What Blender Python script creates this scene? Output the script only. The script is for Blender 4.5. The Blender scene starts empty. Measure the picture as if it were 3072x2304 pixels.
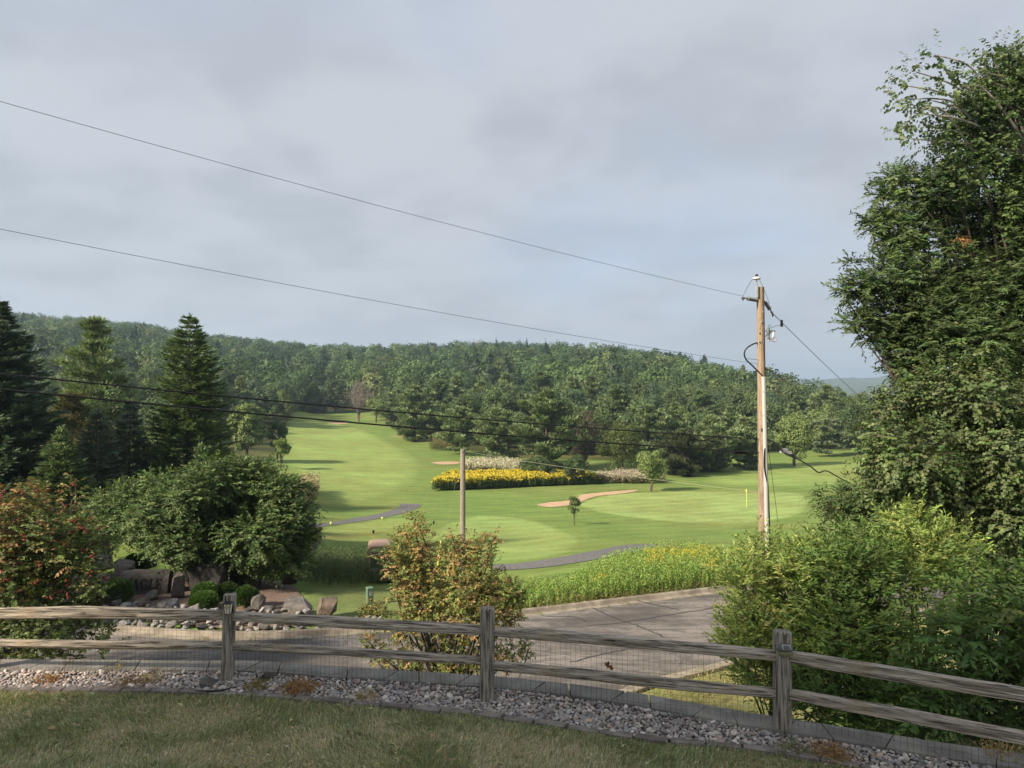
import bpy, bmesh, math, random
import numpy as np
from mathutils import Vector, Matrix
from mathutils.geometry import delaunay_2d_cdt

random.seed(7)
SC = bpy.context.scene
COL = SC.collection
R = math.radians

# ------------------------------------------------------------------ camera
F, CX, CY, HOR = 2130.0, 1536.0, 1152.0, 1210.0
TH = math.atan((HOR - CY) / F)
CAMZ = 3.3
HAZE = 0.00022
DEBUG = False
cam_d = bpy.data.cameras.new("camera")
cam = bpy.data.objects.new("camera", cam_d)
COL.objects.link(cam)
cam.location = (0, 0, CAMZ)
cam.rotation_euler = (math.pi / 2 + TH, 0, 0)
cam_d.sensor_width = 36
cam_d.lens = 36 * F / 3072
cam_d.clip_start = 0.1
cam_d.clip_end = 20000
SC.camera = cam

# ------------------------------------------------------------------ light
SUN_EL, SUN_BACK = R(33), R(33)
sun_dir = Vector((-math.cos(SUN_BACK) * math.cos(SUN_EL), -math.sin(SUN_BACK) * math.cos(SUN_EL), math.sin(SUN_EL)))
sd = bpy.data.lights.new("sun", 'SUN')
sd.energy = 3.0
sd.angle = R(5)
sd.color = (1.0, 0.86, 0.67)
so = bpy.data.objects.new("sun", sd)
so.rotation_euler = (-sun_dir).to_track_quat('-Z', 'Y').to_euler()
so.location = (-30, -10, 40)
COL.objects.link(so)

SC.view_settings.view_transform = 'Standard'
SC.view_settings.look = 'None'
SC.view_settings.exposure = 1.72
SC.view_settings.gamma = 1.0
SC.cycles.max_bounces = 6
SC.cycles.diffuse_bounces = 2
SC.cycles.glossy_bounces = 2
SC.cycles.transmission_bounces = 3
SC.cycles.volume_bounces = 0
SC.cycles.transparent_max_bounces = 4
SC.cycles.use_denoising = True

W = bpy.data.worlds.new("World")
SC.world = W
W.use_nodes = True
nt = W.node_tree
nt.nodes.clear()
def wn(t, **k):
    n = nt.nodes.new(t)
    for a, b in k.items():
        setattr(n, a, b)
    return n
def wl(a, b): nt.links.new(a, b)
out = wn('ShaderNodeOutputWorld')
bg = wn('ShaderNodeBackground'); bg.inputs[1].default_value = 0.1
sky = wn('ShaderNodeTexSky', sky_type='NISHITA', sun_disc=False)
sky.sun_elevation = SUN_EL
sky.sun_rotation = math.atan2(sun_dir.x, sun_dir.y) % (2 * math.pi)
sky.altitude = 300; sky.air_density = 1.0; sky.dust_density = 1.5; sky.ozone_density = 1.0
tc = wn('ShaderNodeTexCoord')
sep = wn('ShaderNodeSeparateXYZ'); wl(tc.outputs['Generated'], sep.inputs[0])
def wmath(op, a, b=None, c=None):
    n = wn('ShaderNodeMath', operation=op)
    for i, v in enumerate((a, b, c)):
        if v is None: continue
        if isinstance(v, (int, float)): n.inputs[i].default_value = v
        else: wl(v, n.inputs[i])
    return n.outputs[0]
zz = wmath('ADD', wmath('MAXIMUM', sep.outputs[2], 0.0), 0.26)
px_ = wmath('DIVIDE', sep.outputs[0], zz)
py_ = wmath('DIVIDE', sep.outputs[1], zz)
comb = wn('ShaderNodeCombineXYZ')
wl(px_, comb.inputs[0]); wl(py_, comb.inputs[1])
# thin broken stratus: a coarse cover pattern and a finer light-and-dark pattern inside it
def wnoise(scale, detail, rough, loc=(0, 0, 0), dist=0.0):
    mp = wn('ShaderNodeMapping'); mp.inputs['Location'].default_value = loc
    mp.inputs['Rotation'].default_value = (0, 0, 0.45); mp.inputs['Scale'].default_value = (0.9, 1.0, 1)
    wl(comb.outputs[0], mp.inputs[0])
    n = wn('ShaderNodeTexNoise'); n.inputs['Scale'].default_value = scale
    n.inputs['Detail'].default_value = detail; n.inputs['Roughness'].default_value = rough
    n.inputs['Distortion'].default_value = dist
    wl(mp.outputs[0], n.inputs[0])
    return n.outputs[0]
def wramp(v, a, b):
    n = wn('ShaderNodeMapRange', interpolation_type='SMOOTHSTEP')
    n.inputs[1].default_value = a; n.inputs[2].default_value = b
    wl(v, n.inputs[0]); return n.outputs[0]
cover = wramp(wnoise(0.95, 6, 0.55, (3.1, 1.7, 0), 0.3), 0.12, 0.50)
shade = wramp(wnoise(2.6, 6, 0.52, (8.4, 2.2, 0), 0.15), 0.40, 0.64)
def wmix(fac, a, b):
    n = wn('ShaderNodeMix', data_type='RGBA')
    if isinstance(fac, (int, float)): n.inputs[0].default_value = fac
    else: wl(fac, n.inputs[0])
    for s, v in ((n.inputs[6], a), (n.inputs[7], b)):
        if isinstance(v, tuple): s.default_value = (*v, 1)
        else: wl(v, s)
    return n.outputs[2]
K = 1.80
cloud = wmix(shade, (0.99 * K, 1.055 * K, 1.16 * K), (0.82 * K, 0.885 * K, 0.985 * K))
veil = wmix(0.85, sky.outputs[0], (0.82 * K, 0.93 * K, 1.19 * K))     # thin high haze over the clear blue
body = wmix(cover, veil, cloud)
low = wramp(sep.outputs[2], 0.22, -0.02)
fin = wmix(wmath('MULTIPLY', low, 0.55), body, (1.02 * K, 1.07 * K, 1.17 * K))
wl(fin, bg.inputs[0])
wl(bg.outputs[0], out.inputs[0])

# ------------------------------------------------------------------ geometry helpers
cosT, sinT = math.cos(TH), math.sin(TH)
def P(px, py, D):
    u = (px - CX) / F; v = (CY - py) / F
    s = D / (cosT - v * sinT)
    return np.array((u * s, D, CAMZ + (sinT + v * cosT) * s))

def vnoise(x, y, seed=0):
    x = np.asarray(x, float); y = np.asarray(y, float)
    xi = np.floor(x).astype(np.int64); yi = np.floor(y).astype(np.int64)
    fx = x - xi; fy = y - yi
    fx = fx * fx * (3 - 2 * fx); fy = fy * fy * (3 - 2 * fy)
    def h(a, b):
        n = (a * 374761393 + b * 668265263 + seed * 974711) & 0xffffffff
        n = ((n ^ (n >> 13)) * 1274126177) & 0xffffffff
        return ((n ^ (n >> 16)) & 0xffff) / 65535.0
    return (h(xi, yi) * (1 - fx) + h(xi + 1, yi) * fx) * (1 - fy) + (h(xi, yi + 1) * (1 - fx) + h(xi + 1, yi + 1) * fx) * fy
def fbm(x, y, seed=0, o=3):
    s = 0; a = 0.5
    for i in range(o):
        s = s + a * vnoise(x * 2 ** i, y * 2 ** i, seed + i); a *= 0.5
    return s / (1 - 0.5 ** o)

# terrain height table: rows are distances, columns are directions u = x / y
UC = [-1.0, -0.6, -0.4, -0.25, -0.12, 0.0, 0.12, 0.25, 0.4, 0.6, 1.0]
TB = {
 4:   [-4] * 11, 12: [-4] * 11, 23: [-4] * 11,
 28:  [-4, -4, -4, -4.1, -4.2, -4.2, -4.05, -4, -4, -4, -4],
 34:  [-4, -4.1, -4.3, -5.0, -5.3, -5.2, -4.6, -4.4, -4.4, -4.4, -4.4],
 42:  [-4, -4.1, -4.6, -6.0, -6.4, -6.2, -5.6, -5.4, -5.4, -5.2, -5.2],
 50:  [-4, -4.2, -5, -7.0, -7.4, -7.4, -6.9, -6.9, -6.9, -6.6, -6.4],
 70:  [-4, -4.5, -6, -8.4, -8.7, -8.9, -8.8, -9.0, -8.8, -8.4, -8],
 90:  [-4, -5, -7, -9.0, -9.5, -9.8, -9.8, -9.8, -9.6, -9.2, -9],
 110: [-4, -5, -7.3, -9.0, -9.6, -10, -10, -10, -9.9, -9.4, -9],
 130: [-3, -5, -7.2, -8.4, -9.3, -10, -10.2, -10.2, -10, -9.4, -9],
 160: [-1, -4, -6.4, -7.8, -8.8, -9.6, -9.8, -10, -10, -9.2, -8.6],
 200: [4, -1, -4.5, -6.8, -7.7, -8, -8, -8.6, -9.4, -8.4, -7],
 250: [12, 4, -1, -5, -5.2, -4, -3.4, -5, -6, -8, -8],
 300: [20, 10, 4, -3, -1.2, 1, 2, 0, -2, -8, -8],
 400: [38, 24, 14, 8, 10, 12, 13, 10, -4, -11, -11],
 500: [55, 40, 28, 20, 22, 24, 26, 18.5, -8, -16, -16],
 650: [80, 64, 46, 37, 40, 42, 41, 18, -10, -12, -12],
 800: [98, 80, 59, 49, 49, 46, 40, 10, -20, -20, -20],
 950: [112, 96, 63, 53, 48, 40, 32, 5, -20, -20, -20],
 1300: [90, 80, 50, 40, 30, 20, 10, -10, -20, -20, -20],
 2000: [60, 50, 40, 30, 20, 10, 0, -10, -15, -10, -10],
 3200: [60, 50, 40, 40, 40, 40, 40, 50, 60, 70, 60],
 4200: [60, 60, 60, 60, 60, 60, 70, 90, 142, 180, 140],
 5500: [60, 60, 60, 60, 60, 60, 60, 60, 90, 110, 90],
 7000: [40] * 11,
}
_lD = np.log(np.array(sorted(TB)))
_T = np.array([TB[k] for k in sorted(TB)], float)
LG = np.linspace(math.log(4), math.log(7000), 700)
UG = np.linspace(-2.6, 2.6, 521)
_t1 = np.stack([np.interp(LG, _lD, _T[:, j]) for j in range(11)], 1)
_t2 = np.stack([np.interp(UG, UC, _t1[i]) for i in range(700)], 0)
def _smooth(a, n, ax):
    k = np.hanning(2 * n + 3)[1:-1]; k /= k.sum()
    a = np.concatenate([np.repeat(a.take([0], ax), n, ax), a, np.repeat(a.take([-1], ax), n, ax)], ax)
    return np.apply_along_axis(lambda v: np.convolve(v, k, 'valid'), ax, a)
GT = _smooth(_smooth(_t2, 9, 0), 7, 1)
def ground(x, y):
    x = np.asarray(x, float); y = np.maximum(np.asarray(y, float), 4.01)
    u = np.clip(x / y, -2.59, 2.59)
    i = (np.log(y) - LG[0]) / (LG[1] - LG[0]); j = (u - UG[0]) / (UG[1] - UG[0])
    i0 = np.clip(i.astype(int), 0, 698); j0 = np.clip(j.astype(int), 0, 519)
    fi = np.clip(i - i0, 0, 1); fj = np.clip(j - j0, 0, 1)
    z = (GT[i0, j0] * (1 - fj) + GT[i0, j0 + 1] * fj) * (1 - fi) + (GT[i0 + 1, j0] * (1 - fj) + GT[i0 + 1, j0 + 1] * fj) * fi
    amp = np.clip((y - 36) / 60, 0, 1)
    return z + amp * 0.35 * (fbm(x / 22, y / 22, 3, 2) - 0.5)
def gz(x, y): return float(ground(np.array([x]), np.array([y]))[0])
def hit(px, py, d0=14, d1=1200):
    u = (px - CX) / F; v = (CY - py) / F
    D = np.exp(np.linspace(math.log(d0), math.log(d1), 4000))
    s = D / (cosT - v * sinT)
    below = (CAMZ + (sinT + v * cosT) * s) < ground(u * s, D)
    k = int(np.argmax(below)) if below.any() else 3999
    return np.array((u * s[k], D[k], gz(u * s[k], D[k])))

class MB:
    def __init__(self): self.V = []; self.Fs = []; self.n = 0; self.C = []
    def add(self, V, Fc, mi=0, col=None, smooth=False):
        V = np.asarray(V, float).reshape(-1, 3)
        if not isinstance(Fc, list): Fc = [Fc]
        for f in Fc:
            f = np.asarray(f, np.int64)
            if len(f): self.Fs.append((f + self.n, mi, smooth))
        self.V.append(V); self.n += len(V)
        c = np.ones((len(V), 4))
        if col is not None: c[:, :3] = np.asarray(col, float)
        self.C.append(c)
        return self
    def mesh(self, name, mats):
        me = bpy.data.meshes.new(name)
        V = np.concatenate(self.V)
        me.vertices.add(len(V)); me.vertices.foreach_set('co', V.ravel())
        nl = sum(f.size for f, _, _ in self.Fs); nf = sum(len(f) for f, _, _ in self.Fs)
        me.loops.add(nl); me.polygons.add(nf)
        me.loops.foreach_set('vertex_index', np.concatenate([f.ravel() for f, _, _ in self.Fs]).astype(np.int32))
        tot = np.concatenate([np.full(len(f), f.shape[1]) for f, _, _ in self.Fs])
        st = np.concatenate([[0], np.cumsum(tot)[:-1]])
        me.polygons.foreach_set('loop_start', st.astype(np.int32))
        try: me.polygons.foreach_set('loop_total', tot.astype(np.int32))
        except Exception: pass
        me.polygons.foreach_set('material_index', np.concatenate([np.full(len(f), m) for f, m, _ in self.Fs]).astype(np.int32))
        me.polygons.foreach_set('use_smooth', np.concatenate([np.full(len(f), s) for f, _, s in self.Fs]).astype(bool))
        me.update(calc_edges=True)
        cv = np.ascontiguousarray(np.concatenate(self.C).astype(np.float32).ravel())
        me.attributes.new('Col', 'FLOAT_COLOR', 'POINT')
        for _ in range(4):
            me.attributes['Col'].data.foreach_set('color', cv)
            bk = np.zeros_like(cv); me.attributes['Col'].data.foreach_get('color', bk)
            if np.allclose(bk, cv, atol=1e-4): break
        if DEBUG:
            mx = max(f.max() for f, _, _ in self.Fs); bad = me.validate(verbose=False)
            if mx >= len(V) or bad or not np.isfinite(V).all() or not np.isfinite(cv).all(): print('BADMESH', name, mx, len(V), bad, np.isfinite(V).all(), np.isfinite(cv).all())
        for m in (mats if isinstance(mats, (list, tuple)) else [mats]): me.materials.append(m)
        return me
    def build(self, name, mats, parent=None, loc=None, rot=None):
        o = bpy.data.objects.new(name, self.mesh(name, mats)); COL.objects.link(o)
        if parent is not None: o.parent = parent
        if loc is not None: o.location = loc
        if rot is not None: o.rotation_euler = rot
        return o

def tag(o, label=None, cat=None, group=None, kind=None):
    if label: o['label'] = label
    if cat: o['category'] = cat
    if group: o['group'] = group
    if kind: o['kind'] = kind
    return o
def empty(name, loc, label, cat, group=None, rz=0):
    o = bpy.data.objects.new(name, None); COL.objects.link(o)
    o.location = tuple(float(v) for v in loc); o.rotation_euler = (0, 0, rz); o.empty_display_size = 0.3
    return tag(o, label, cat, group)

def norm(a): return a / np.maximum(np.linalg.norm(a, axis=-1, keepdims=True), 1e-9)

def tube(pts, rad, n=6, caps=True):
    pts = np.asarray(pts, float); m = len(pts)
    rad = np.broadcast_to(np.asarray(rad, float), (m,))
    T = np.gradient(pts, axis=0); T = norm(T)
    ref = np.array((0.03, 0.02, 1.0)) if abs(T[:, 2]).mean() < 0.8 else np.array((1.0, 0.05, 0.02))
    A = norm(np.cross(T, ref)); B = np.cross(T, A)
    th = np.arange(n) * 2 * math.pi / n
    V = pts[:, None] + rad[:, None, None] * (A[:, None] * np.cos(th)[None, :, None] + B[:, None] * np.sin(th)[None, :, None])
    i = np.arange(m - 1)[:, None] * n; k = np.arange(n)[None]; k2 = (k + 1) % n
    Fq = np.stack([i + k, i + k2, i + n + k2, i + n + k], -1).reshape(-1, 4)
    Fs = [Fq]
    if caps: Fs += [np.arange(n)[::-1][None], (np.arange(n) + (m - 1) * n)[None]]
    return V.reshape(-1, 3), Fs
BOXF = np.array([[0, 3, 2, 1], [4, 5, 6, 7], [0, 1, 5, 4], [1, 2, 6, 5], [2, 3, 7, 6], [3, 0, 4, 7]])
def box(c, s, rz=0.0, taper=1.0):
    sx, sy, sz = s[0] / 2, s[1] / 2, s[2] / 2
    V = np.array([[-sx, -sy, -sz], [sx, -sy, -sz], [sx, sy, -sz], [-sx, sy, -sz], [-sx * taper, -sy * taper, sz], [sx * taper, -sy * taper, sz], [sx * taper, sy * taper, sz], [-sx * taper, sy * taper, sz]])
    ca, sa = math.cos(rz), math.sin(rz)
    V = np.stack([V[:, 0] * ca - V[:, 1] * sa, V[:, 0] * sa + V[:, 1] * ca, V[:, 2]], 1)
    return V + np.asarray(c, float), BOXF
def lathe(prof, n=16):
    prof = np.asarray(prof, float); m = len(prof); th = np.arange(n) * 2 * math.pi / n
    V = np.stack([prof[:, None, 0] * np.cos(th), prof[:, None, 0] * np.sin(th), np.repeat(prof[:, 1:2], n, 1)], -1)
    i = np.arange(m - 1)[:, None] * n; k = np.arange(n)[None]; k2 = (k + 1) % n
    return V.reshape(-1, 3), [np.stack([i + k, i + k2, i + n + k2, i + n + k], -1).reshape(-1, 4), np.arange(n)[::-1][None], (np.arange(n) + (m - 1) * n)[None]]
def ico(sub):
    bm = bmesh.new(); bmesh.ops.create_icosphere(bm, subdivisions=sub, radius=1)
    V = np.array([v.co[:] for v in bm.verts]); Fc = np.array([[v.index for v in f.verts] for f in bm.faces]); bm.free()
    return V, Fc
ICO1, ICO2, ICO3 = ico(1), ico(2), ico(3)

def cards(C, A, N, L, Wd, fold=0.12):
    A = norm(A); S = norm(np.cross(A, N)); N = np.cross(S, A)
    L = np.broadcast_to(np.asarray(L, float), (len(C),))[:, None]; Wd = np.broadcast_to(np.asarray(Wd, float), (len(C),))[:, None]
    mid = C + A * L * 0.45 + N * fold * Wd
    V = np.stack([C, mid + S * Wd * 0.5, C + A * L, mid - S * Wd * 0.5], 1).reshape(-1, 3)
    return V, np.arange(4 * len(C)).reshape(-1, 4)
def pick(rng, n, pal, wts=None, jit=0.18):
    pal = np.array(pal, float)
    wts = np.ones(len(pal)) if wts is None else np.array(wts, float)
    c = pal[rng.choice(len(pal), n, p=wts / wts.sum())]
    return np.clip(c * (1 + jit * rng.standard_normal((n, 1))) * (1 + 0.06 * rng.standard_normal((n, 3))), 0.002, 0.95)
def rdir(rng, n): return norm(rng.standard_normal((n, 3)))

# ------------------------------------------------------------------ materials
MATS = {}
def mat(name, base=(0.5, 0.5, 0.5), rough=0.7, spec=0.3, metal=0.0):
    m = bpy.data.materials.new(name); m.use_nodes = True
    b = m.node_tree.nodes['Principled BSDF']
    b.inputs['Base Color'].default_value = (*base, 1)
    b.inputs['Roughness'].default_value = rough
    b.inputs['Specular IOR Level'].default_value = spec
    b.inputs['Metallic'].default_value = metal
    MATS[name] = m
    return m
class NT:
    def __init__(s, m): s.t = m.node_tree; s.b = s.t.nodes['Principled BSDF']; s.o = s.t.nodes['Material Output']
    def n(s, t, **k):
        x = s.t.nodes.new(t)
        for a, b in k.items(): setattr(x, a, b)
        return x
    def l(s, a, b): s.t.links.new(a, b)
    def coord(s, kind='Object', scale=(1, 1, 1)):
        c = s.n('ShaderNodeTexCoord'); mp = s.n('ShaderNodeMapping'); mp.inputs['Scale'].default_value = scale
        s.l(c.outputs[kind], mp.inputs[0]); return mp.outputs[0]
    def noise(s, co, scale, detail=4, rough=0.55, dist=0.0):
        x = s.n('ShaderNodeTexNoise'); x.inputs['Scale'].default_value = scale; x.inputs['Detail'].default_value = detail
        x.inputs['Roughness'].default_value = rough; x.inputs['Distortion'].default_value = dist
        s.l(co, x.inputs[0]); return x.outputs[0]
    def rng(s, v, a, b, c=0.0, d=1.0):
        x = s.n('ShaderNodeMapRange', interpolation_type='SMOOTHSTEP')
        for i, q in enumerate((a, b, c, d)): x.inputs[i + 1].default_value = q
        s.l(v, x.inputs[0]); return x.outputs[0]
    def mix(s, f, a, b, mode='MIX'):
        x = s.n('ShaderNodeMix', data_type='RGBA', blend_type=mode)
        if isinstance(f, (int, float)): x.inputs[0].default_value = f
        else: s.l(f, x.inputs[0])
        for q, v in ((x.inputs[6], a), (x.inputs[7], b)):
            if isinstance(v, tuple): q.default_value = (*v, 1)
            else: s.l(v, q)
        return x.outputs[2]
    def col(s):
        x = s.n('ShaderNodeAttribute'); x.attribute_name = 'Col'; return x.outputs['Color']
    def base(s, v): s.l(v, s.b.inputs['Base Color'])
    def bump(s, h, strength=0.4, dist=0.02):
        x = s.n('ShaderNodeBump'); x.inputs['Strength'].default_value = strength; x.inputs['Distance'].default_value = dist
        s.l(h, x.inputs['Height']); s.l(x.outputs[0], s.b.inputs['Normal'])

def leaf_mat(name, trans=0.28, rough=0.5, spec=0.25):
    m = mat(name, rough=rough, spec=spec); t = NT(m)
    c = t.col(); t.base(c)
    tr = t.n('ShaderNodeBsdfTranslucent')
    t.l(t.mix(1.0, c, (1.25, 1.3, 0.7), 'MULTIPLY'), tr.inputs[0])
    mx = t.n('ShaderNodeMixShader'); mx.inputs[0].default_value = trans
    t.l(t.b.outputs[0], mx.inputs[1]); t.l(tr.outputs[0], mx.inputs[2]); t.l(mx.outputs[0], t.o.inputs[0])
    return m
M_LEAF = leaf_mat("leaf")
M_NEEDLE = leaf_mat("needle", 0.2, 0.6, 0.15)
M_GRASS = leaf_mat("grass_blade", 0.25, 0.6, 0.15)
M_PETAL = leaf_mat("petal", 0.2, 0.7, 0.1)
def noisy(name, a, b, scale, rough=0.85, bump=0.3, dist=0.02, lo=0.35, hi=0.65, kind='Object', sc=(1, 1, 1), spec=0.2, detail=6):
    m = mat(name, a, rough, spec); t = NT(m)
    co = t.coord(kind, sc); n = t.noise(co, scale, detail, 0.6)
    t.base(t.mix(t.rng(n, lo, hi), a, b))
    if bump: t.bump(n, bump, dist)
    return m
M_BARK = noisy("bark", (0.05, 0.04, 0.03), (0.14, 0.115, 0.09), 9, sc=(1, 1, 0.25), bump=0.6)
M_PALEBARK = noisy("pale_bark", (0.16, 0.14, 0.11), (0.34, 0.32, 0.27), 7, sc=(1, 1, 0.4), bump=0.4)
# ------------------------------------------------------------------ ground
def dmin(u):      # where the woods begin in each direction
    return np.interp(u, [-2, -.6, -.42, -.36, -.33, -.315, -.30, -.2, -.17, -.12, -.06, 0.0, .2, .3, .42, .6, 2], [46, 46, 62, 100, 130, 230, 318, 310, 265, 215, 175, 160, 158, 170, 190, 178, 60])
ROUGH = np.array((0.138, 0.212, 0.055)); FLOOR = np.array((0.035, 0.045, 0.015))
m = mat("turf", rough=0.9, spec=0.1); t = NT(m)
co = t.coord('Object'); c = t.col()
n1 = t.noise(co, 0.06, 5, 0.6); n2 = t.noise(t.coord('Object', (0.5, 0.9, 1)), 0.35, 5, 0.6, 0.5); n3 = t.noise(co, 3.0, 3, 0.7)
cc = t.mix(t.rng(n1, 0.35, 0.7, 0, 0.55), c, (0.19, 0.19, 0.06))
cc = t.mix(0.8, cc, t.mix(t.rng(n2, 0.3, 0.7), (0.80, 0.80, 0.78), (1.18, 1.16, 1.14)), 'MULTIPLY')
cc = t.mix(0.7, cc, t.mix(t.rng(n3, 0.3, 0.7), (0.78, 0.78, 0.78), (1.2, 1.2, 1.2)), 'MULTIPLY')
wv = t.n('ShaderNodeTexWave', wave_profile='SIN'); wv.inputs['Scale'].default_value = 0.11; wv.inputs['Distortion'].default_value = 2.5; wv.inputs['Detail'].default_value = 2.0; wv.inputs['Detail Scale'].default_value = 0.4
mr = t.n('ShaderNodeMapping'); mr.inputs['Rotation'].default_value = (0, 0, 1.05); t.l(co, mr.inputs[0]); t.l(mr.outputs[0], wv.inputs[0])
cc = t.mix(0.55, cc, t.mix(wv.outputs[1], (0.88, 0.90, 0.86), (1.10, 1.08, 1.10)), 'MULTIPLY')     # passes of the mower
n7 = t.noise(co, 0.8, 6, 0.75)
cc = t.mix(t.rng(n7, 0.58, 0.72, 0, 0.35), cc, (0.22, 0.21, 0.085))
t.base(cc); t.bump(t.noise(co, 6, 4, 0.7), 0.5, 0.06)
M_TURF = m

us = np.linspace(-2.4, 2.4, 601); Ds = np.exp(np.linspace(math.log(4.2), math.log(6900), 900))
UU, DD = np.meshgrid(us, Ds); X = UU * DD; Y = DD
Z = ground(X, Y)
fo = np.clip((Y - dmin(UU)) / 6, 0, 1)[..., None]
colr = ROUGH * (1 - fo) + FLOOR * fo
far = np.clip((Y - 1500) / 800, 0, 1)[..., None]
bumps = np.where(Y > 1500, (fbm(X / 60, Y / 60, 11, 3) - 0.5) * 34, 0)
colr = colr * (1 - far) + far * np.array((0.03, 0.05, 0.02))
nr, nc = X.shape
idx = (np.arange(nr - 1)[:, None] * nc + np.arange(nc - 1)[None])
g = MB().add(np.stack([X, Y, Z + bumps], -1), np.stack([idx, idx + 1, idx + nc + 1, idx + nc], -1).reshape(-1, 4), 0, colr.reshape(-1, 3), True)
tag(g.build("terrain", M_TURF), kind='structure')

def catmull(pts, n=8, closed=True):
    pts = np.asarray(pts, float); m = len(pts); o = []
    for i in range(m if closed else m - 1):
        if closed: a, b, c, d = (pts[(i + k) % m] for k in (-1, 0, 1, 2))
        else: a, b, c, d = pts[max(i - 1, 0)], pts[i], pts[i + 1], pts[min(i + 2, m - 1)]
        for s in np.arange(n) / n:
            o.append(0.5 * (2 * b + (c - a) * s + (2 * a - 5 * b + 4 * c - d) * s * s + (3 * b - a - 3 * c + d) * s ** 3))
    if not closed: o.append(pts[-1])
    return np.array(o)
def inside(pt, poly):
    x, y = pt[:, 0], pt[:, 1]; r = np.zeros(len(pt), bool); j = len(poly) - 1
    for i in range(len(poly)):
        xi, yi = poly[i]; xj, yj = poly[j]
        r ^= ((yi > y) != (yj > y)) & (x < (xj - xi) * (y - yi) / ((yj - yi) or 1e-12) + xi); j = i
    return r
def sheet(name, poly, step, dz, m, zf=None, kind='structure', col=None, rim=1.5):
    poly = np.asarray(poly, float)[:, :2]
    seg = []
    for i in range(len(poly)):
        a, b = poly[i], poly[(i + 1) % len(poly)]
        k = max(1, int(np.linalg.norm(b - a) / step))
        seg += [a + (b - a) * s / k for s in range(k)]
    seg = np.array(seg); lo, hi = poly.min(0), poly.max(0)
    gx, gy = np.meshgrid(np.arange(lo[0] + step / 2, hi[0], step), np.arange(lo[1] + step / 2, hi[1], step))
    q = np.stack([gx.ravel(), gy.ravel()], 1); q = q[inside(q, poly)]
    if len(q): q = q[np.array([np.min(((seg - p) ** 2).sum(1)) > (0.35 * step) ** 2 for p in q])]
    allp = np.concatenate([seg, q]) if len(q) else seg
    n = len(seg)
    r = delaunay_2d_cdt([Vector(p) for p in allp], [(i, (i + 1) % n) for i in range(n)], [], 1, 1e-5)
    V = np.array([v[:] for v in r[0]]); Fc = [list(f) for f in r[2]]
    z = (ground(V[:, 0], V[:, 1]) if zf is None else zf(V[:, 0], V[:, 1])) + dz
    Fc = np.array([f for f in Fc if len(f) == 3])
    if col is not None:      # the mowing height changes over a metre or two at the rim
        A0 = np.roll(seg, -1, 0) - seg; LL = (A0 ** 2).sum(1)
        dist = np.array([np.sqrt(np.min(((p - seg - A0 * np.clip(((p - seg) * A0).sum(1) / LL, 0, 1)[:, None]) ** 2).sum(1))) for p in V[:, :2]])
        f = np.clip(dist / rim, 0, 1)[:, None]; col = ROUGH * (1 - f) + np.array(col) * f
        z = z - (dz + .012) * np.clip(1 - dist / .7, 0, 1)
    o = MB().add(np.stack([V[:, 0], V[:, 1], z], 1), Fc, 0, col, True).build(name, m)
    if kind: o['kind'] = kind
    return o
def ppoly(pp, d0=14, n=6, smooth=True):
    w = np.array([hit(a, b, d0) for a, b in pp])[:, :2]
    return catmull(w, n) if smooth else w

def turfmat(name, a, b, stripe):
    m = mat(name, a, 0.9, 0.1); t = NT(m); co = t.coord('Object')
    n = t.noise(t.coord('Object', stripe), 0.35, 4, 0.6); n3 = t.noise(co, 2.2, 3, 0.7); n1 = t.noise(co, 0.05, 4, 0.6)
    cc = t.mix(t.rng(n, 0.35, 0.65), a, b)
    cc = t.mix(t.rng(n1, 0.45, 0.75, 0, 0.4), cc, (0.235, 0.235, 0.085))
    t.base(t.mix(0.6, cc, t.mix(t.rng(n3, 0.3, 0.7), (0.82, 0.82, 0.82), (1.17, 1.17, 1.17)), 'MULTIPLY'))
    t.bump(t.noise(co, 5, 4, 0.7), 0.3, 0.04)
    return m
M_FAIR = turfmat("fairway_turf", (0.155, 0.225, 0.055), (0.195, 0.265, 0.075), (0.35, 1.1, 1))
M_GREEN = turfmat("green_turf", (0.20, 0.27, 0.075), (0.235, 0.30, 0.09), (0.25, 1.4, 1))
M_SAND = noisy("bunker_sand", (0.40, 0.27, 0.17), (0.47, 0.33, 0.22), 1.5, bump=0.2)
M_ASPH = noisy("path_asphalt", (0.10, 0.098, 0.10), (0.155, 0.15, 0.15), 5, bump=0.2)
sheet("fairway", ppoly([(865, 1262), (960, 1259), (1060, 1280), (1170, 1325), (1255, 1372), (1268, 1420), (1235, 1462), (1120, 1500), (960, 1540), (950, 1490), (905, 1440), (856, 1400), (838, 1370), (850, 1310)], 60), 3.0, 0.05, M_TURF, col=(.222, .308, .092), rim=3.0)
sheet("putting_green", ppoly([(1735, 1512), (1800, 1490), (1910, 1478), (2150, 1474), (2400, 1480), (2420, 1530), (2330, 1562), (2180, 1574), (1950, 1560), (1790, 1536)], 40), 1.2, 0.05, M_TURF, col=(.242, .33, .112), rim=.5)
sheet("tee_box", ppoly([(1290, 1592), (1430, 1548), (1600, 1560), (1735, 1610), (1700, 1660), (1560, 1684), (1380, 1688), (1270, 1640)], 40), 1.2, 0.04, M_TURF, col=(.222, .315, .10), rim=.8)
sheet("near_tee", ppoly([(965, 1583), (1120, 1560), (1250, 1553), (1265, 1575), (1150, 1597), (1000, 1612)], 40), 1.2, 0.04, M_TURF, col=(.212, .30, .09), rim=1.0)
sheet("far_fairway", ppoly([(2120, 1400), (2330, 1392), (2600, 1385), (2620, 1440), (2330, 1462), (2120, 1452)], 60), 3.0, 0.05, M_TURF, col=(.207, .292, .088), rim=3.0)
M_DRY = noisy("dry_turf", (0.22, 0.20, 0.075), (0.34, 0.25, 0.11), 0.4, bump=0.3)
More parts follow.
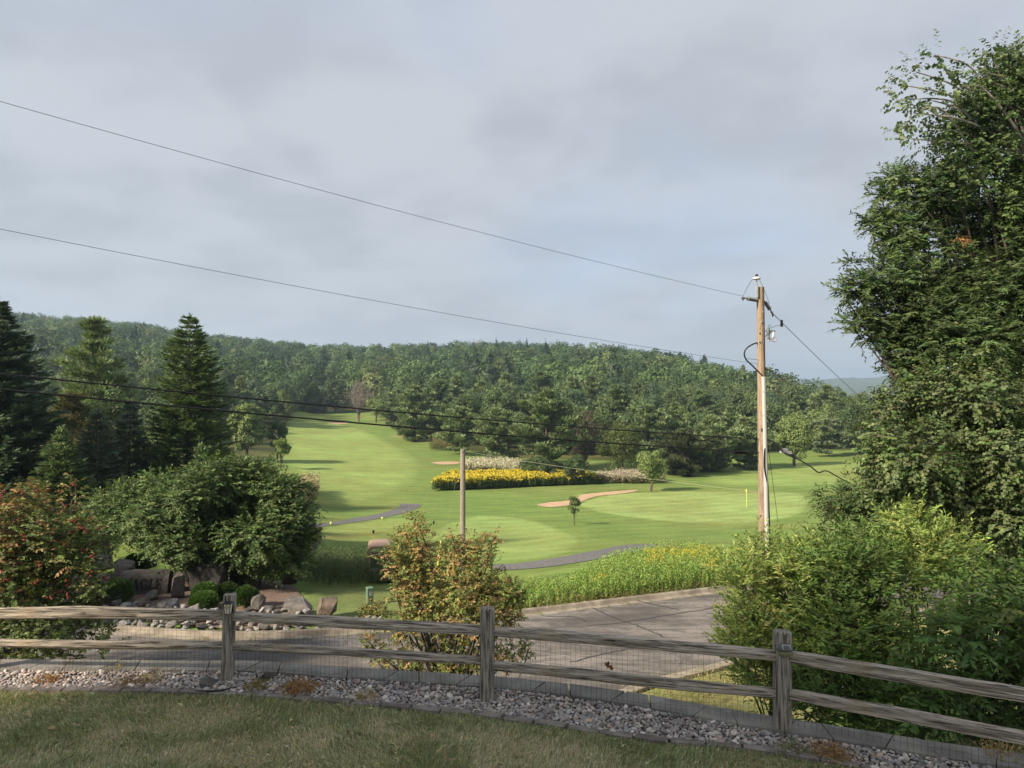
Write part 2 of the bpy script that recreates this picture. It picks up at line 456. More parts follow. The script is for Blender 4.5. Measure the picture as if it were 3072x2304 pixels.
sheet("dry_turf_patch", ppoly([(1160, 1306), (1230, 1302), (1290, 1316), (1300, 1328), (1240, 1325)], 90), 1.5, 0.04, M_TURF, col=(.27, .20, .09), rim=5.0)
sheet("dry_turf_strip", ppoly([(960, 1600), (1100, 1585), (1200, 1575), (1150, 1600), (1040, 1618), (955, 1630)], 30), 0.8, 0.03, M_TURF, col=(.24, .20, .08), rim=1.6)

def bunker(pp, d0, lip):
    w = ppoly(pp, d0, 6)
    o = sheet("sand_bunker", w, 1.2, 0.06, M_SAND)
    # grass lip along the far edge stands over the sand
    mb = MB(); c = w.mean(0)
    ring = np.concatenate([w, w[:1]]); d = ring - c
    tg_ = np.roll(w, -1, 0) - np.roll(w, 1, 0); nn_ = norm(np.stack([tg_[:, 1], -tg_[:, 0]], 1)); ar = 0.5 * np.sum(w[:, 0] * np.roll(w[:, 1], -1) - np.roll(w[:, 0], -1) * w[:, 1]); nn_ = nn_ * (1 if ar > 0 else -1)
    outw = np.concatenate([nn_, nn_[:1]]); back = np.clip((outw[:, 1] - .35) * 1.6, 0.03, 1) * np.clip(np.linalg.norm(d, axis=1) / 3, 0, 1)
    zz = ground(ring[:, 0], ring[:, 1])
    rows = [(-0.25, 0.07, 0), (-0.05, 1.0, 1), (0.5, 0.9, 1), (1.6, -0.05, 0)]
    V = []
    for off, h, k in rows:
        xy = ring + outw * off
        V.append(np.column_stack([xy, zz + (h * lip * back if k else 0.07 if off < 0 else -0.05)]))
    V = np.stack(V); n = len(ring)
    i = np.arange(3)[:, None] * n + np.arange(n - 1)[None]
    mb.add(V, np.stack([i, i + 1, i + n + 1, i + n], -1).reshape(-1, 4), 0, ROUGH, True)
    b = mb.build("bunker_lip", M_TURF, o)
    return o
bunker([(1612, 1516), (1640, 1508), (1700, 1502), (1735, 1492), (1745, 1484), (1800, 1478), (1870, 1472), (1908, 1470), (1905, 1476), (1850, 1484), (1790, 1490), (1750, 1504), (1715, 1516), (1650, 1523)], 60, 0.38)
bunker([(982, 1268), (1010, 1266), (1045, 1268), (1040, 1271), (1000, 1272)], 120, 0.6)
bunker([(1293, 1388), (1330, 1385), (1378, 1387), (1370, 1393), (1320, 1394)], 90, 0.25)

def ribbon(name, left, right, m, dz):
    L = np.array([hit(a, b, 20) for a, b in left])[:, :2]; Q = np.array([hit(a, b, 20) for a, b in right])[:, :2]
    L = catmull(L, 10, False); Q = catmull(Q, 10, False)
    return sheet(name, np.concatenate([L, Q[::-1]]), 1.0, dz, m)
ribbon("cart_path", [(930, 1572), (985, 1568), (1060, 1556), (1130, 1543), (1185, 1528), (1202, 1516), (1190, 1512)],
       [(930, 1588), (990, 1577), (1075, 1566), (1150, 1554), (1225, 1536), (1262, 1518), (1255, 1512)], M_ASPH, 0.03)
ribbon("cart_path_near", [(1480, 1694), (1560, 1690), (1680, 1672), (1800, 1650), (1860, 1638), (1930, 1633), (2010, 1636), (2110, 1644), (2230, 1648)],
       [(1480, 1712), (1580, 1708), (1700, 1694), (1830, 1672), (1900, 1656), (1960, 1650), (2030, 1651), (2110, 1658), (2230, 1664)], M_ASPH, 0.03)

# ------------------------------------------------------------------ road below the wall
m = mat("road_asphalt", (0.12, 0.115, 0.115), 0.85, 0.25); t = NT(m)
co = t.coord('Object')
n1 = t.noise(t.coord('Object', (0.55, 1.0, 1)), 0.55, 7, 0.66, 0.4); n2 = t.noise(co, 60, 3, 0.7); n4 = t.noise(t.coord('Object', (0.35, 1.5, 1)), 1.5, 8, 0.75, 0.5); n5 = t.noise(t.coord('Object', (0.6, 1.2, 1)), 0.9, 3, 0.5, 1.2); n6 = t.noise(co, 1.9, 3, 0.5, 0.8)
cc = t.mix(t.rng(n1, 0.36, 0.62), (0.085, 0.078, 0.073), (0.21, 0.192, 0.178))
cc = t.mix(t.rng(n4, 0.46, 0.60, 0, 0.8), cc, (0.08, 0.074, 0.071))
cc = t.mix(0.6, cc, t.mix(t.rng(n2, 0.3, 0.7), (0.7, 0.7, 0.7), (1.25, 1.25, 1.25)), 'MULTIPLY')
w = t.n('ShaderNodeTexVoronoi', feature='DISTANCE_TO_EDGE'); w.inputs['Scale'].default_value = 0.75
wco = t.mix(0.25, co, t.n('ShaderNodeTexNoise').outputs[1], 'ADD'); t.l(wco, w.inputs[0])
for nn_, w_ in ((n5, .012), (n6, .009)):      # fine wandering cracks where the field crosses its middle
    q_ = t.n('ShaderNodeMath', operation='SUBTRACT'); q_.inputs[1].default_value = 0.5; t.l(nn_, q_.inputs[0])
    a_ = t.n('ShaderNodeMath', operation='ABSOLUTE'); t.l(q_.outputs[0], a_.inputs[0])
    cc = t.mix(t.rng(a_.outputs[0], w_, w_ * .25, 0, 0.6), cc, (0.07, 0.064, 0.06))
t.base(cc); t.bump(n2, 0.35, 0.01)
M_ROAD = m
M_CONC = noisy("kerb_concrete", (0.17, 0.148, 0.12), (0.29, 0.255, 0.21), 2.5, bump=0.25, spec=0.2)
M_TAR = mat("crack_tar", (0.045, 0.043, 0.045), 0.6, 0.3)
FAR = catmull([(-42, 28), (-22, 24.4), (-13.25, 23.0), (-8.8, 22.3), (-4.8, 22.9), (0.28, 24.9), (8.8, 28.2), (20, 34), (42, 47)], 10, False)
NEAR = catmull([(-42, 12.2), (-22, 11.2), (-13, 11.0), (-4, 11.6), (0, 14.6), (2.9, 18.0), (5.8, 19.8), (12, 23.6), (22, 29.6), (46, 43)], 10, False)
zr = lambda x, y: ground(x, y)
road = sheet("road", np.concatenate([FAR, NEAR[::-1]]), 1.0, 0.02, M_ROAD)
def strip(pts, wd, dz, mb):
    pts = np.asarray(pts, float); T = norm(np.gradient(pts, axis=0)); Nn = np.stack([-T[:, 1], T[:, 0]], 1)
    a, b = pts + Nn * wd / 2, pts - Nn * wd / 2; n = len(pts)
    V = np.concatenate([np.column_stack([q, ground(q[:, 0], q[:, 1]) + dz]) for q in (a, b)])
    i = np.arange(n - 1); mb.add(V, np.stack([i, i + n, i + n + 1, i + 1], -1), 0)
mb = MB(); rg = np.random.default_rng(5)
for pp in ([(1775, 1825), (1830, 1850), (1880, 1868), (1940, 1890), (1990, 1915)], [(1760, 1880), (1880, 1868), (2000, 1848), (2170, 1822)], [(1710, 1990), (1800, 1967), (1880, 1950), (1990, 1928)],
           [(1640, 1852), (1720, 1853), (1760, 1868)], [(2120, 1840), (2180, 1852)], [(1900, 1800), (1960, 1815), (2040, 1832)]):
    w = np.array([hit(a, b, 14) for a, b in pp])[:, :2]; w = catmull(w, 8, False); w = w + rg.normal(0, 0.025, w.shape)
    strip(w, 0.065, 0.026, mb)
tag(mb.build("crack_seal", M_TAR, road), label=None)
def kerb(name, path, side):
    path = np.asarray(path); T = norm(np.gradient(path, axis=0)); Nn = np.stack([-T[:, 1], T[:, 0]], 1) * side
    prof = [(-0.30, -0.05), (-0.30, 0.03), (0.0, 0.025), (0.05, 0.14), (0.09, 0.16), (0.20, 0.16), (0.22, 0.14), (0.22, -0.15)]
    V = []
    for off, h in prof:
        q = path + Nn * off; V.append(np.column_stack([q, ground(path[:, 0], path[:, 1]) + h]))
    V = np.stack(V); n = len(path); i = np.arange(len(prof) - 1)[:, None] * n + np.arange(n - 1)[None]
    o = MB().add(V, np.stack([i, i + 1, i + n + 1, i + n], -1).reshape(-1, 4)).build(name, M_CONC)
    return tag(o, kind='structure')
kerb("kerb", FAR, 1)
kerb("kerb_near", NEAR[30:], -1)
M_VERGE = noisy("dry_verge", (0.15, 0.17, 0.06), (0.24, 0.22, 0.10), 1.5, bump=0.5)
vg = NEAR[34:80]; Tn = norm(np.gradient(vg, axis=0)); off = np.stack([Tn[:, 1], -Tn[:, 0]], 1)
sheet("verge", np.concatenate([vg + off * 0.25, (vg + off * 3.5)[::-1]]), 1.0, 0.05, M_VERGE)
m = noisy("bark_mulch", (0.09, 0.06, 0.048), (0.29, 0.225, 0.185), 16, bump=1.0, dist=0.05, lo=0.3, hi=0.75)
M_MULCH = m
sheet("mulch_bed", catmull([(-19, 24.6), (-13.3, 24.2), (-9, 23.0), (-7.2, 23.3), (-7.0, 25.2), (-8.2, 27.6), (-9.5, 30), (-13, 31), (-17, 31), (-20, 28)], 6), 0.6, 0.06, M_MULCH)
M_YARD = turfmat("yard_turf", (0.075, 0.125, 0.03), (0.10, 0.16, 0.04), (0.6, 1, 1))
sheet("yard_lawn", catmull([(-7.3, 24.0), (-4.4, 24.2), (-1, 25.2), (-2, 28), (-4.6, 29.5), (-7.5, 30.5), (-8.5, 28.5)], 6), 0.8, 0.045, M_TURF, col=(.105, .145, .052), rim=.8)

# ------------------------------------------------------------------ upper terrace: lawn, edging, gravel, wall
EDGE = np.array([(-16, 8.6), (-9, 8.35), (-5.93, 8.23), (-4.85, 8.21), (-3.02, 8.09), (-.85, 7.68), (-.14, 7.50), (.70, 7.23), (1.52, 6.98), (2.14, 6.88), (2.82, 6.63), (3.22, 6.45), (5.2, 5.3), (9, 2.2)])
CAPF = np.array([(-16, 8.75), (-9, 8.72), (-6.24, 8.68), (-3.21, 8.62), (-2.53, 8.50), (-.36, 8.15), (.93, 7.80), (2.24, 7.22), (3.89, 6.55), (6.2, 5.6), (11, 2.6)])
EDGE_S = catmull(EDGE, 8, False); CAP_S = catmull(CAPF, 10, False)
def offs(path, d):
    T = norm(np.gradient(path, axis=0)); return path + np.stack([-T[:, 1], T[:, 0]], 1) * d
m = mat("lawn_soil", (0.10, 0.11, 0.05), 0.95, 0.05); t = NT(m); co = t.coord('Object')
a = t.rng(t.noise(co, 1.1, 5, 0.6), 0.36, 0.62)
t.base(t.mix(a, (0.20, 0.23, 0.10), (0.38, 0.33, 0.21))); t.bump(t.noise(co, 60, 4, 0.7), 0.8, 0.03)
M_SOIL = m
flat = lambda x, y: np.zeros_like(x)
lawn = sheet("lawn", np.concatenate([EDGE_S, [(9, -12), (-16, -12)]]), 1.0, 0.0, M_SOIL, flat)
M_BED = noisy("gravel_bed", (0.10, 0.09, 0.085), (0.26, 0.24, 0.23), 28, bump=1.0, dist=0.03)
sheet("gravel_base", np.concatenate([offs(EDGE_S, 0.06), offs(CAP_S, -0.0)[::-1]]), 0.6, -0.012, M_BED, flat)

# concrete edging along the lawn, one stone after another
M_EDGING = noisy("edging_stone", (0.13, 0.11, 0.095), (0.25, 0.215, 0.19), 6, bump=0.4)
def along(path, step, start=0.0):
    d = np.concatenate([[0], np.cumsum(np.linalg.norm(np.diff(path, axis=0), axis=1))])
    s = np.arange(start, d[-1], step)
    return np.stack([np.interp(s, d, path[:, 0]), np.interp(s, d, path[:, 1])], 1), s
mb = MB()
pe, _ = along(EDGE_S, 0.34)
for i in range(len(pe) - 1):
    a, b = pe[i], pe[i + 1]; c = (a + b) / 2; ln = np.linalg.norm(b - a) - 0.008; an = math.atan2(b[1] - a[1], b[0] - a[0]) + random.uniform(-.02, .02)
    V, Fc = box((c[0], c[1], 0.012 + random.uniform(-.006, .006)), (ln, 0.115, 0.06), an, 0.94)
    mb.add(V, Fc)
tag(mb.build("edging", M_EDGING), "low curved concrete edging between the grass and the gravel strip", "edging")

m = mat("capstone", (0.2, 0.19, 0.17), 0.9, 0.15); t = NT(m); co = t.coord('Object')
c = t.col()
cc = t.mix(t.rng(t.noise(co, 2.2, 6, 0.6), 0.35, 0.7), (0.17, 0.158, 0.14), (0.29, 0.27, 0.24))
cc = t.mix(0.8, cc, t.mix(t.rng(t.noise(co, 120, 2, 0.6), 0.3, 0.7), (0.72, 0.72, 0.72), (1.25, 1.25, 1.25)), 'MULTIPLY')
t.base(t.mix(1.0, cc, c, 'MULTIPLY')); t.bump(t.noise(co, 90, 4, 0.7), 0.5, 0.01)
M_CAP = m
wall = empty("retaining_wall", (0, 8.4, -4), "long curved grey block retaining wall behind the fence, capped with flat concrete stones", "retaining wall")
def child(mb, name, m, par):
    o = mb.build(name, m); o.parent = par; o.matrix_parent_inverse = Matrix.Translation(-Vector(par.location)); return o
mb = MB(); pc, _ = along(CAP_S, 0.44); rg = np.random.default_rng(3)
for i in range(len(pc) - 1):
    a, b = pc[i], pc[i + 1]; d = norm(b - a); nn = np.array((-d[1], d[0])); g_ = 0.006
    sk = 0.10 * (1 if i % 2 else -1)        # tapered wall units: joints lean alternately
    sk2 = 0.10 * (-1 if i % 2 else 1)
    a0, b0 = a + d * g_, b - d * g_; a1, b1 = a0 + nn * 0.33 + d * sk, b0 + nn * 0.33 + d * sk2
    dz = rg.uniform(-.004, .004)
    V = [(*a0, .02 + dz), (*b0, .02 + dz), (*b1, .02 + dz), (*a1, .02 + dz), (*(a0 + nn * .012 * 1), .085 + dz), (*(b0 + nn * .012), .085 + dz), (*b1, .085 + dz), (*a1, .085 + dz)]
    tint = rg.uniform(.86, 1.1)
    mb.add(np.array(V), BOXF, 0, (tint, tint, tint * rg.uniform(.97, 1.02)))
child(mb, "capstones", M_CAP, wall)
mb = MB(); back = offs(CAP_S, 0.29); front = offs(CAP_S, 0.02)
V = np.concatenate([np.column_stack([p, np.full(len(p), z)]) for p, z in ((front, -0.3), (front, 0.018), (back, 0.018), (offs(CAP_S, 0.55), -4.3))]); n = len(CAP_S)
i = np.arange(3)[:, None] * n + np.arange(n - 1)[None]
mb.add(V, np.stack([i, i + 1, i + n + 1, i + n], -1).reshape(-1, 4))
child(mb, "block_face", M_CAP, wall)

# river pebbles
m = mat("river_pebble", rough=0.75, spec=0.3); t = NT(m)
t.base(t.mix(0.5, t.col(), t.mix(t.rng(t.noise(t.coord('Object'), 70, 4, 0.6), 0.3, 0.7), (0.65, 0.65, 0.65), (1.3, 1.3, 1.3)), 'MULTIPLY'))
M_PEB = m
def pebbles(seed):
    rg = np.random.default_rng(seed); pts = []
    e, s = along(EDGE_S, 0.02); lo = 0; 
    E = e[(e[:, 0] > -7.2) & (e[:, 0] < 4.9)]
    from_c = lambda p: CAP_S[np.argmin(((CAP_S - p) ** 2).sum(1))]
    T = np.array([from_c(p) for p in E]); 
    Cd, _ = along(CAP_S, 0.02); T = np.array([Cd[np.argmin(((Cd - p) ** 2).sum(1))] for p in E])
    out = []
    cell = {}
    for k in range(60000):
        i = rg.integers(len(E)); f = rg.uniform(0.06, 0.985)
        p = E[i] + (T[i] - E[i]) * f
        r = rg.choice((0.014, 0.019, 0.025, 0.032), p=(.3, .36, .25, .09)) * rg.uniform(.85, 1.2)
        key = (int(p[0] / .05), int(p[1] / .05)); ok = True
        for dx in (-1, 0, 1):
            for dy in (-1, 0, 1):
                for q in cell.get((key[0] + dx, key[1] + dy), ()):
                    if (q[0] - p[0]) ** 2 + (q[1] - p[1]) ** 2 < (0.74 * (q[2] + r)) ** 2: ok = False; break
                if not ok: break
            if not ok: break
        if ok: cell.setdefault(key, []).append((p[0], p[1], r)); out.append((p[0], p[1], r, f))
    out = np.array(out); n = len(out)
    V0, F0 = ICO2; nv = len(V0)
    base = [V0 * (1 + 0.16 * np.sin(V0 @ rg.normal(0, 2.2, 3) + rg.uniform(0, 6)))[:, None] for _ in range(6)]
    B = np.array(base)[rg.integers(0, 6, n)]
    sc = out[:, 2][:, None] * np.stack([rg.uniform(.95, 1.45, n), rg.uniform(.8, 1.1, n), rg.uniform(.5, .8, n)], 1)
    B = B * sc[:, None]
    a = rg.uniform(0, 6.28, n); tl = rg.normal(0, .3, n)
    x, y, z = B[..., 0], B[..., 1], B[..., 2]
    x, z = x * np.cos(tl)[:, None] - z * np.sin(tl)[:, None], x * np.sin(tl)[:, None] + z * np.cos(tl)[:, None]
    x, y = x * np.cos(a)[:, None] - y * np.sin(a)[:, None], x * np.sin(a)[:, None] + y * np.cos(a)[:, None]
    zb = sc[:, 2] * .45 + rg.uniform(0, .014, n) + 0.02 * fbm(out[:, 0] * 2.5, out[:, 1] * 2.5, 4, 2) + .045 * out[:, 3] ** 2
    V = np.stack([x + out[:, 0:1], y + out[:, 1:2], z + zb[:, None]], -1)
    pal = [(.44, .40, .385), (.53, .47, .44), (.33, .31, .305), (.38, .32, .30), (.60, .56, .52), (.24, .225, .225), (.48, .38, .32), (.40, .40, .41), (.68, .65, .62)]
    c = np.array(pal)[rg.choice(9, n, p=np.array((3, 3, 3, 2, 1.5, 2, 1, 2, .6)) / 18.1)] * (1 + .20 * rg.standard_normal((n, 1))) * np.array((.86, .82, .775)); c = np.clip(c, .05, .8)
    Fc = (F0[None] + (np.arange(n) * nv)[:, None, None]).reshape(-1, 3)
    o = MB().add(V, Fc, 0, np.repeat(c, nv, 0), True).build("gravel", M_PEB)
    tag(o, "strip of grey and pinkish river pebbles under the fence", "gravel", kind='stuff')
    return out
PEB = pebbles(21)

# grass blades of the near lawn
rg = np.random.default_rng(9)
n = 230000
D = rg.uniform(5.6, 8.45, n) ** 1.0; x = rg.uniform(-.78, .78, n) * D
ye = np.interp(x, EDGE_S[:, 0], EDGE_S[:, 1])
k = (D < ye - .075) ; x, D = x[k], D[k]; n = len(x)
dry = fbm(x * 1.5, D * 2.4, 31, 5); dry = np.clip((dry - .41) / .15, 0, 1) * np.clip((np.interp(x, EDGE_S[:, 0], EDGE_S[:, 1]) - D - .15) / .3, 0, 1)
dens = rg.uniform(0, 1, n) < 1 - .25 * dry; x, D, dry = x[dens], D[dens], dry[dens]; n = len(x)
h = rg.uniform(.035, .080, n) * (1.1 - .3 * dry) * (.7 + .7 * fbm(x * 6, D * 6, 41, 2))
swirl = fbm(x * .8, D * .8, 71, 2) * 12
lean = np.stack([np.cos(swirl + rg.normal(0, .8, n)), np.sin(swirl + rg.normal(0, .8, n))], 1) * rg.uniform(.2, 1.0, n)[:, None]
w = rg.uniform(.003, .006, n); fa = rg.uniform(0, 3.14, n); sx, sy = np.cos(fa) * w / 2, np.sin(fa) * w / 2
p0 = np.stack([x, D, np.full(n, -.004)], 1); S = np.stack([sx, sy, np.zeros(n)], 1)
mid = p0 + np.stack([lean[:, 0] * h * .35, lean[:, 1] * h * .35, h * .62], 1); tip = p0 + np.stack([lean[:, 0] * h, lean[:, 1] * h, h * .95 - .3 * h * np.abs(lean).max(1)], 1)
V = np.stack([p0 - S, p0 + S, mid + S * .8, tip, mid - S * .8], 1).reshape(-1, 3)
gr = pick(rg, n, [(.28, .33, .155), (.35, .385, .19), (.24, .285, .135), (.41, .42, .22)], None, .2)
st = pick(rg, n, [(.68, .58, .42), (.60, .53, .36), (.52, .46, .30), (.78, .68, .52)], None, .2)
pickd = (rg.uniform(0, 1, n) < dry * .55 + .24)[:, None]
c = np.where(pickd, st, gr)
tag(MB().add(V, np.arange(5 * n).reshape(-1, 5), 0, np.repeat(c, 5, 0)).build("lawn_grass", M_GRASS), "green and straw coloured mown lawn grass in the foreground", "grass", kind='stuff')
# ------------------------------------------------------------------ split-rail fence
def wood(name, axis, dark, light, warm):
    m = mat(name, light, 0.85, 0.15); t = NT(m)
    sc = [34, 34, 34]; sc[axis] = 1.5
    co = t.coord('Object', tuple(sc)); sc2 = [13, 13, 13]; sc2[axis] = 0.8; co2 = t.coord('Object', tuple(sc2)); co3 = t.coord('Object')
    n1 = t.noise(co, 1.6, 6, 0.65, 0.6); n2 = t.noise(co2, 1.0, 5, 0.6); n3 = t.noise(co3, 2.2, 4, 0.6); n4 = t.noise(co3, 30, 3, 0.7)
    sc5 = [60, 60, 60]; sc5[axis] = 7; n5 = t.noise(t.coord('Object', tuple(sc5)), 1.5, 3, 0.6)
    cc = t.mix(t.rng(n1, 0.36, 0.58), dark, light)
    cc = t.mix(t.rng(n2, 0.5, 0.72, 0, 0.55), cc, tuple(v * 0.75 for v in dark))
    cc = t.mix(t.rng(n3, 0.52, 0.72, 0, 0.55), cc, warm)
    cc = t.mix(t.rng(n5, 0.63, 0.70, 0, 0.75), cc, (0.50, 0.47, 0.43))
    cc = t.mix(t.rng(n4, 0.66, 0.74, 0, 0.35), cc, (0.2, 0.21, 0.14))
    sk = [4.5, 4.5, 4.5]; sk[axis] = 1.6; vk = t.n('ShaderNodeTexVoronoi'); vk.inputs['Scale'].default_value = 1.3; t.l(t.coord('Object', tuple(sk)), vk.inputs[0])
    cc = t.mix(t.rng(vk.outputs[0], 0.13, 0.05, 0, 0.75), cc, tuple(v * 0.5 for v in dark))      # knots
    t.base(cc); t.bump(t.mix(0.5, n1, n5), 1.0, 0.02)
    return m
M_RAIL = wood("rail_wood", 0, (0.06, 0.05, 0.04), (0.52, 0.45, 0.365), (0.36, 0.265, 0.17))
M_POST = wood("post_wood", 2, (0.05, 0.045, 0.037), (0.40, 0.355, 0.29), (0.26, 0.20, 0.13))
M_WIRE = mat("fence_wire", (0.03, 0.025, 0.022), 0.6, 0.3, 0.3)
fence = empty("split_rail_fence", (0, 8, 0), "weathered grey split rail fence with wire mesh standing in river pebbles", "fence")
PO = [(-6.5, 8.62), (-3.37, 8.50), (-0.275, 7.93), (2.685, 7.15), (5.35, 5.67)]
fo_loc = Vector((0, 8, 0))
def fchild(o): o.parent = fence; o.location = Vector(o.location) - fo_loc; return o
rg = np.random.default_rng(12)
def post(x, y, h, r, lx, ly, seed):
    rg = np.random.default_rng(seed); n = 20; zs = np.concatenate([np.linspace(-.3, h - .05, 16), [h - .025, h - .006, h]])
    th = np.arange(n) * 2 * math.pi / n; rad = np.ones((len(zs), n)) * r
    sq = 1 / np.maximum(np.abs(np.cos(th)), np.abs(np.sin(th))); rad *= np.minimum(sq, 1.22)[None] * .93
    rad *= 1 + .05 * (vnoise(th[None] * 5 + 0 * zs[:, None], zs[:, None] * 2.5 + 0 * th[None], seed) - .5) + .06 * (vnoise(th[None] * 2 + 9, zs[:, None] * 1.2 + 0 * th[None], seed + 3) - .5)
    rad[-2] *= .96; rad[-1] *= .80; rad[-3] *= .99
    V = np.stack([rad * np.cos(th) + lx * zs[:, None] , rad * np.sin(th) + ly * zs[:, None], np.repeat(zs[:, None], n, 1) + .012 * (vnoise(np.cos(th) * 2, np.sin(th) * 2, seed)[None] - .5) * (zs[:, None] > h - .1)], -1)
    i = np.arange(len(zs) - 1)[:, None] * n; k = np.arange(n)[None]; k2 = (k + 1) % n
    mb = MB().add(V, [np.stack([i + k, i + k2, i + n + k2, i + n + k], -1).reshape(-1, 4), (np.arange(n) + (len(zs) - 1) * n)[None]], 0, None, False)
    return fchild(mb.build("post", M_POST, loc=(x, y, 0), rot=(0, 0, 0.2)))
pl = [(1.02, .074, 0, 0), (1.035, .074, .018, 0), (1.04, .081, 0.004, 0), (1.03, .079, .012, 0), (1.02, .08, 0, 0)]
posts = [post(PO[i][0], PO[i][1], *pl[i], 40 + i) for i in range(5)]
def rail(a, b, h, dth, seed, bow):
    rg = np.random.default_rng(seed); L = (Vector(b) - Vector(a)).length
    m_ = 46; n = 12; xs = np.linspace(-.05, L + .05, m_); th = np.arange(n) * 2 * math.pi / n + .26
    sq = 1 / (np.abs(np.cos(th)) ** 3.2 + np.abs(np.sin(th)) ** 3.2) ** (1 / 3.2)
    base = sq * (1 + .12 * rg.normal(0, 1, n))
    f = xs / L; prof = 1 - .22 * np.clip(np.abs(f - .5) * 2, 0, 1) ** 6
    nz = .16 * (vnoise(th[None] * 2.2 + seed, xs[:, None] * 1.5, seed) - .5) + .10 * (vnoise(th[None] * 4 + seed, xs[:, None] * 5, seed + 1) - .5)
    rr = base[None] * prof[:, None] * (1 + nz)
    tw = rg.uniform(-.25, .25) * (f - .5)
    yy = np.cos(th[None] + tw[:, None]) * rr * dth / 2; zz_ = np.sin(th[None] + tw[:, None]) * rr * h / 2
    zz_ = zz_ + (bow * 4 * f * (1 - f) + .02 * (vnoise(xs * .9, xs * 0, seed + 7) - .5))[:, None]
    V = np.stack([np.repeat(xs[:, None], n, 1), yy, zz_], -1)
    i = np.arange(m_ - 1)[:, None] * n; k = np.arange(n)[None]; k2 = (k + 1) % n
    mb = MB().add(V, [np.stack([i + k, i + n + k, i + n + k2, i + k2], -1).reshape(-1, 4), np.arange(n)[None], (np.arange(n)[::-1] + (m_ - 1) * n)[None]])
    d = Vector(b) - Vector(a)
    o = mb.build("rail", M_RAIL, loc=a, rot=(0, -math.asin(d.z / L), math.atan2(d.y, d.x)))
    return fchild(o)
rz_ = [((.77, .79), (.42, .43)), ((.775, .80), (.43, .44)), ((.785, .785), (.42, .43)), ((.79, .80), (.42, .40))]
for i in range(4):
    for k in range(2):
        (za, zb) = rz_[i][k]
        o = rail((PO[i][0], PO[i][1], za), (PO[i + 1][0], PO[i + 1][1], zb), (.115, .10)[k] * (1.12 if i == 0 and k == 0 else 1), .085, 70 + i * 2 + k, (.012, -.012)[(i + k) % 2])
        if i == 0: o['label'] = "sunlit warm tan rail"
mb = MB()
for i in range(4):
    a = np.array(PO[i]); b = np.array(PO[i + 1]); L = np.linalg.norm(b - a); d = (b - a) / L; nn = np.array((-d[1], d[0])) * .075
    s = np.arange(.09, L - .05, .0555)
    top = .70 + .012 * np.sin(s * 2.1 + i)
    for q, tz in zip(s, top):
        j1, j2 = rg.normal(0, .004, 2); p = a + d * q + nn
        pts = np.array([(*(p + d * j1), 0.0), (*(p + d * j2 + nn * .12 * rg.normal()), .12), (*p, .36), (*(p + d * j2), tz)])
        mb.add(*tube(pts, .0013, 3, False))
    for h in (.05, .155, .26, .365, .47, .585, .70):
        q = np.linspace(.05, L - .05, 30); z = h + (.012 * np.sin(q * 2.1 + i)) + .004 * rg.normal(0, 1, 30)
        mb.add(*tube(np.column_stack([a + d * q[:, None] + nn, z]), .0013, 3, False))
o = mb.build("wire_mesh", M_WIRE); o.location = (0, 0, 0); fchild(o)

# ------------------------------------------------------------------ lamps on the fence posts
M_BLACK = mat("black_metal", (0.012, 0.012, 0.012), 0.45, 0.4)
M_CREAM = mat("cream_glass", (0.80, 0.72, 0.52), 0.35, 0.5)
lx, ly = PO[1][0] + .06, PO[1][1] - .088
lamp = empty("solar_lamp", (lx, ly, .895), "black lantern lamp with cream panels on the post at left", "solar lamp")
lamp.scale = (.78, .78, .78)
def sub(mb, name, m, par): return mb.build(name, m, par)
mb = MB(); mb.add(*box((-.02, -.035, .088), (.125, .115, .02), 0, .8)); mb.add(*box((-.02, -.035, -.072), (.075, .07, .01)))
mb.add(*box((-.02, .028, 0), (.10, .02, .15)))
for sx in (-1, 1):
    for sy in (-1, 1):
        mb.add(*tube([(-.02 + sx * .037, -.035 + sy * .034, -.07), (-.02 + sx * .052, -.035 + sy * .05, .08)], .0055, 4))
ov = np.array([(-.02 + .022 * math.cos(a), -.0815 - .004, .03 + .017 * math.sin(a)) for a in np.linspace(0, 6.283, 17)])
mb.add(*tube(ov, .003, 4, False))
for q in ([(-.064, -.084, .03), (-.042, -.085, .03)], [(.002, -.085, .03), (.024, -.084, .03)], [(-.02, -.086, .047), (-.02, -.088, .078)], [(-.02, -.084, .013), (-.02, -.074, -.068)]): mb.add(*tube(q, .003, 4))
sub(mb, "frame", M_BLACK, lamp)
V, Fc = box((-.02, -.035, .005), (.07, .065, .148)); V[4:, 0] = -.02 + (V[4:, 0] + .02) * 1.40; V[4:, 1] = -.035 + (V[4:, 1] + .035) * 1.42
sub(MB().add(V, Fc), "glass_panel", M_CREAM, lamp)
lx, ly = PO[3][0] + .002, PO[3][1] - .088
lamp2 = empty("solar_lamp", (lx, ly, .87), "grey half round deck lamp with pale bottom on the post at right", "solar lamp")
lamp2.scale = (1.2, 1.1, 1.2)
M_GREY = mat("grey_plastic", (0.10, 0.10, 0.085), 0.5, 0.4); M_OLIVE = mat("frosted_diffuser", (0.24, 0.23, 0.13), 0.4, 0.4)
M_PANEL = mat("solar_cell", (0.30, 0.32, 0.33), 0.15, 0.6)
V, Fc = ICO3
up = V.copy(); up[:, 2] = np.clip(up[:, 2], -.02, .75); sub(MB().add(up * (.07, .055, .068), Fc, 0, None, True), "cover", M_GREY, lamp2)
dn = V.copy(); dn[:, 2] = np.clip(dn[:, 2], -1, -.05); sub(MB().add(dn * (.066, .05, .058), Fc, 0, None, True), "diffuser", M_OLIVE, lamp2)
V, Fc = box((0, -.046, .037), (.07, .006, .034)); V[4:, 1] += .018; sub(MB().add(V, Fc), "solar_panel", M_PANEL, lamp2)

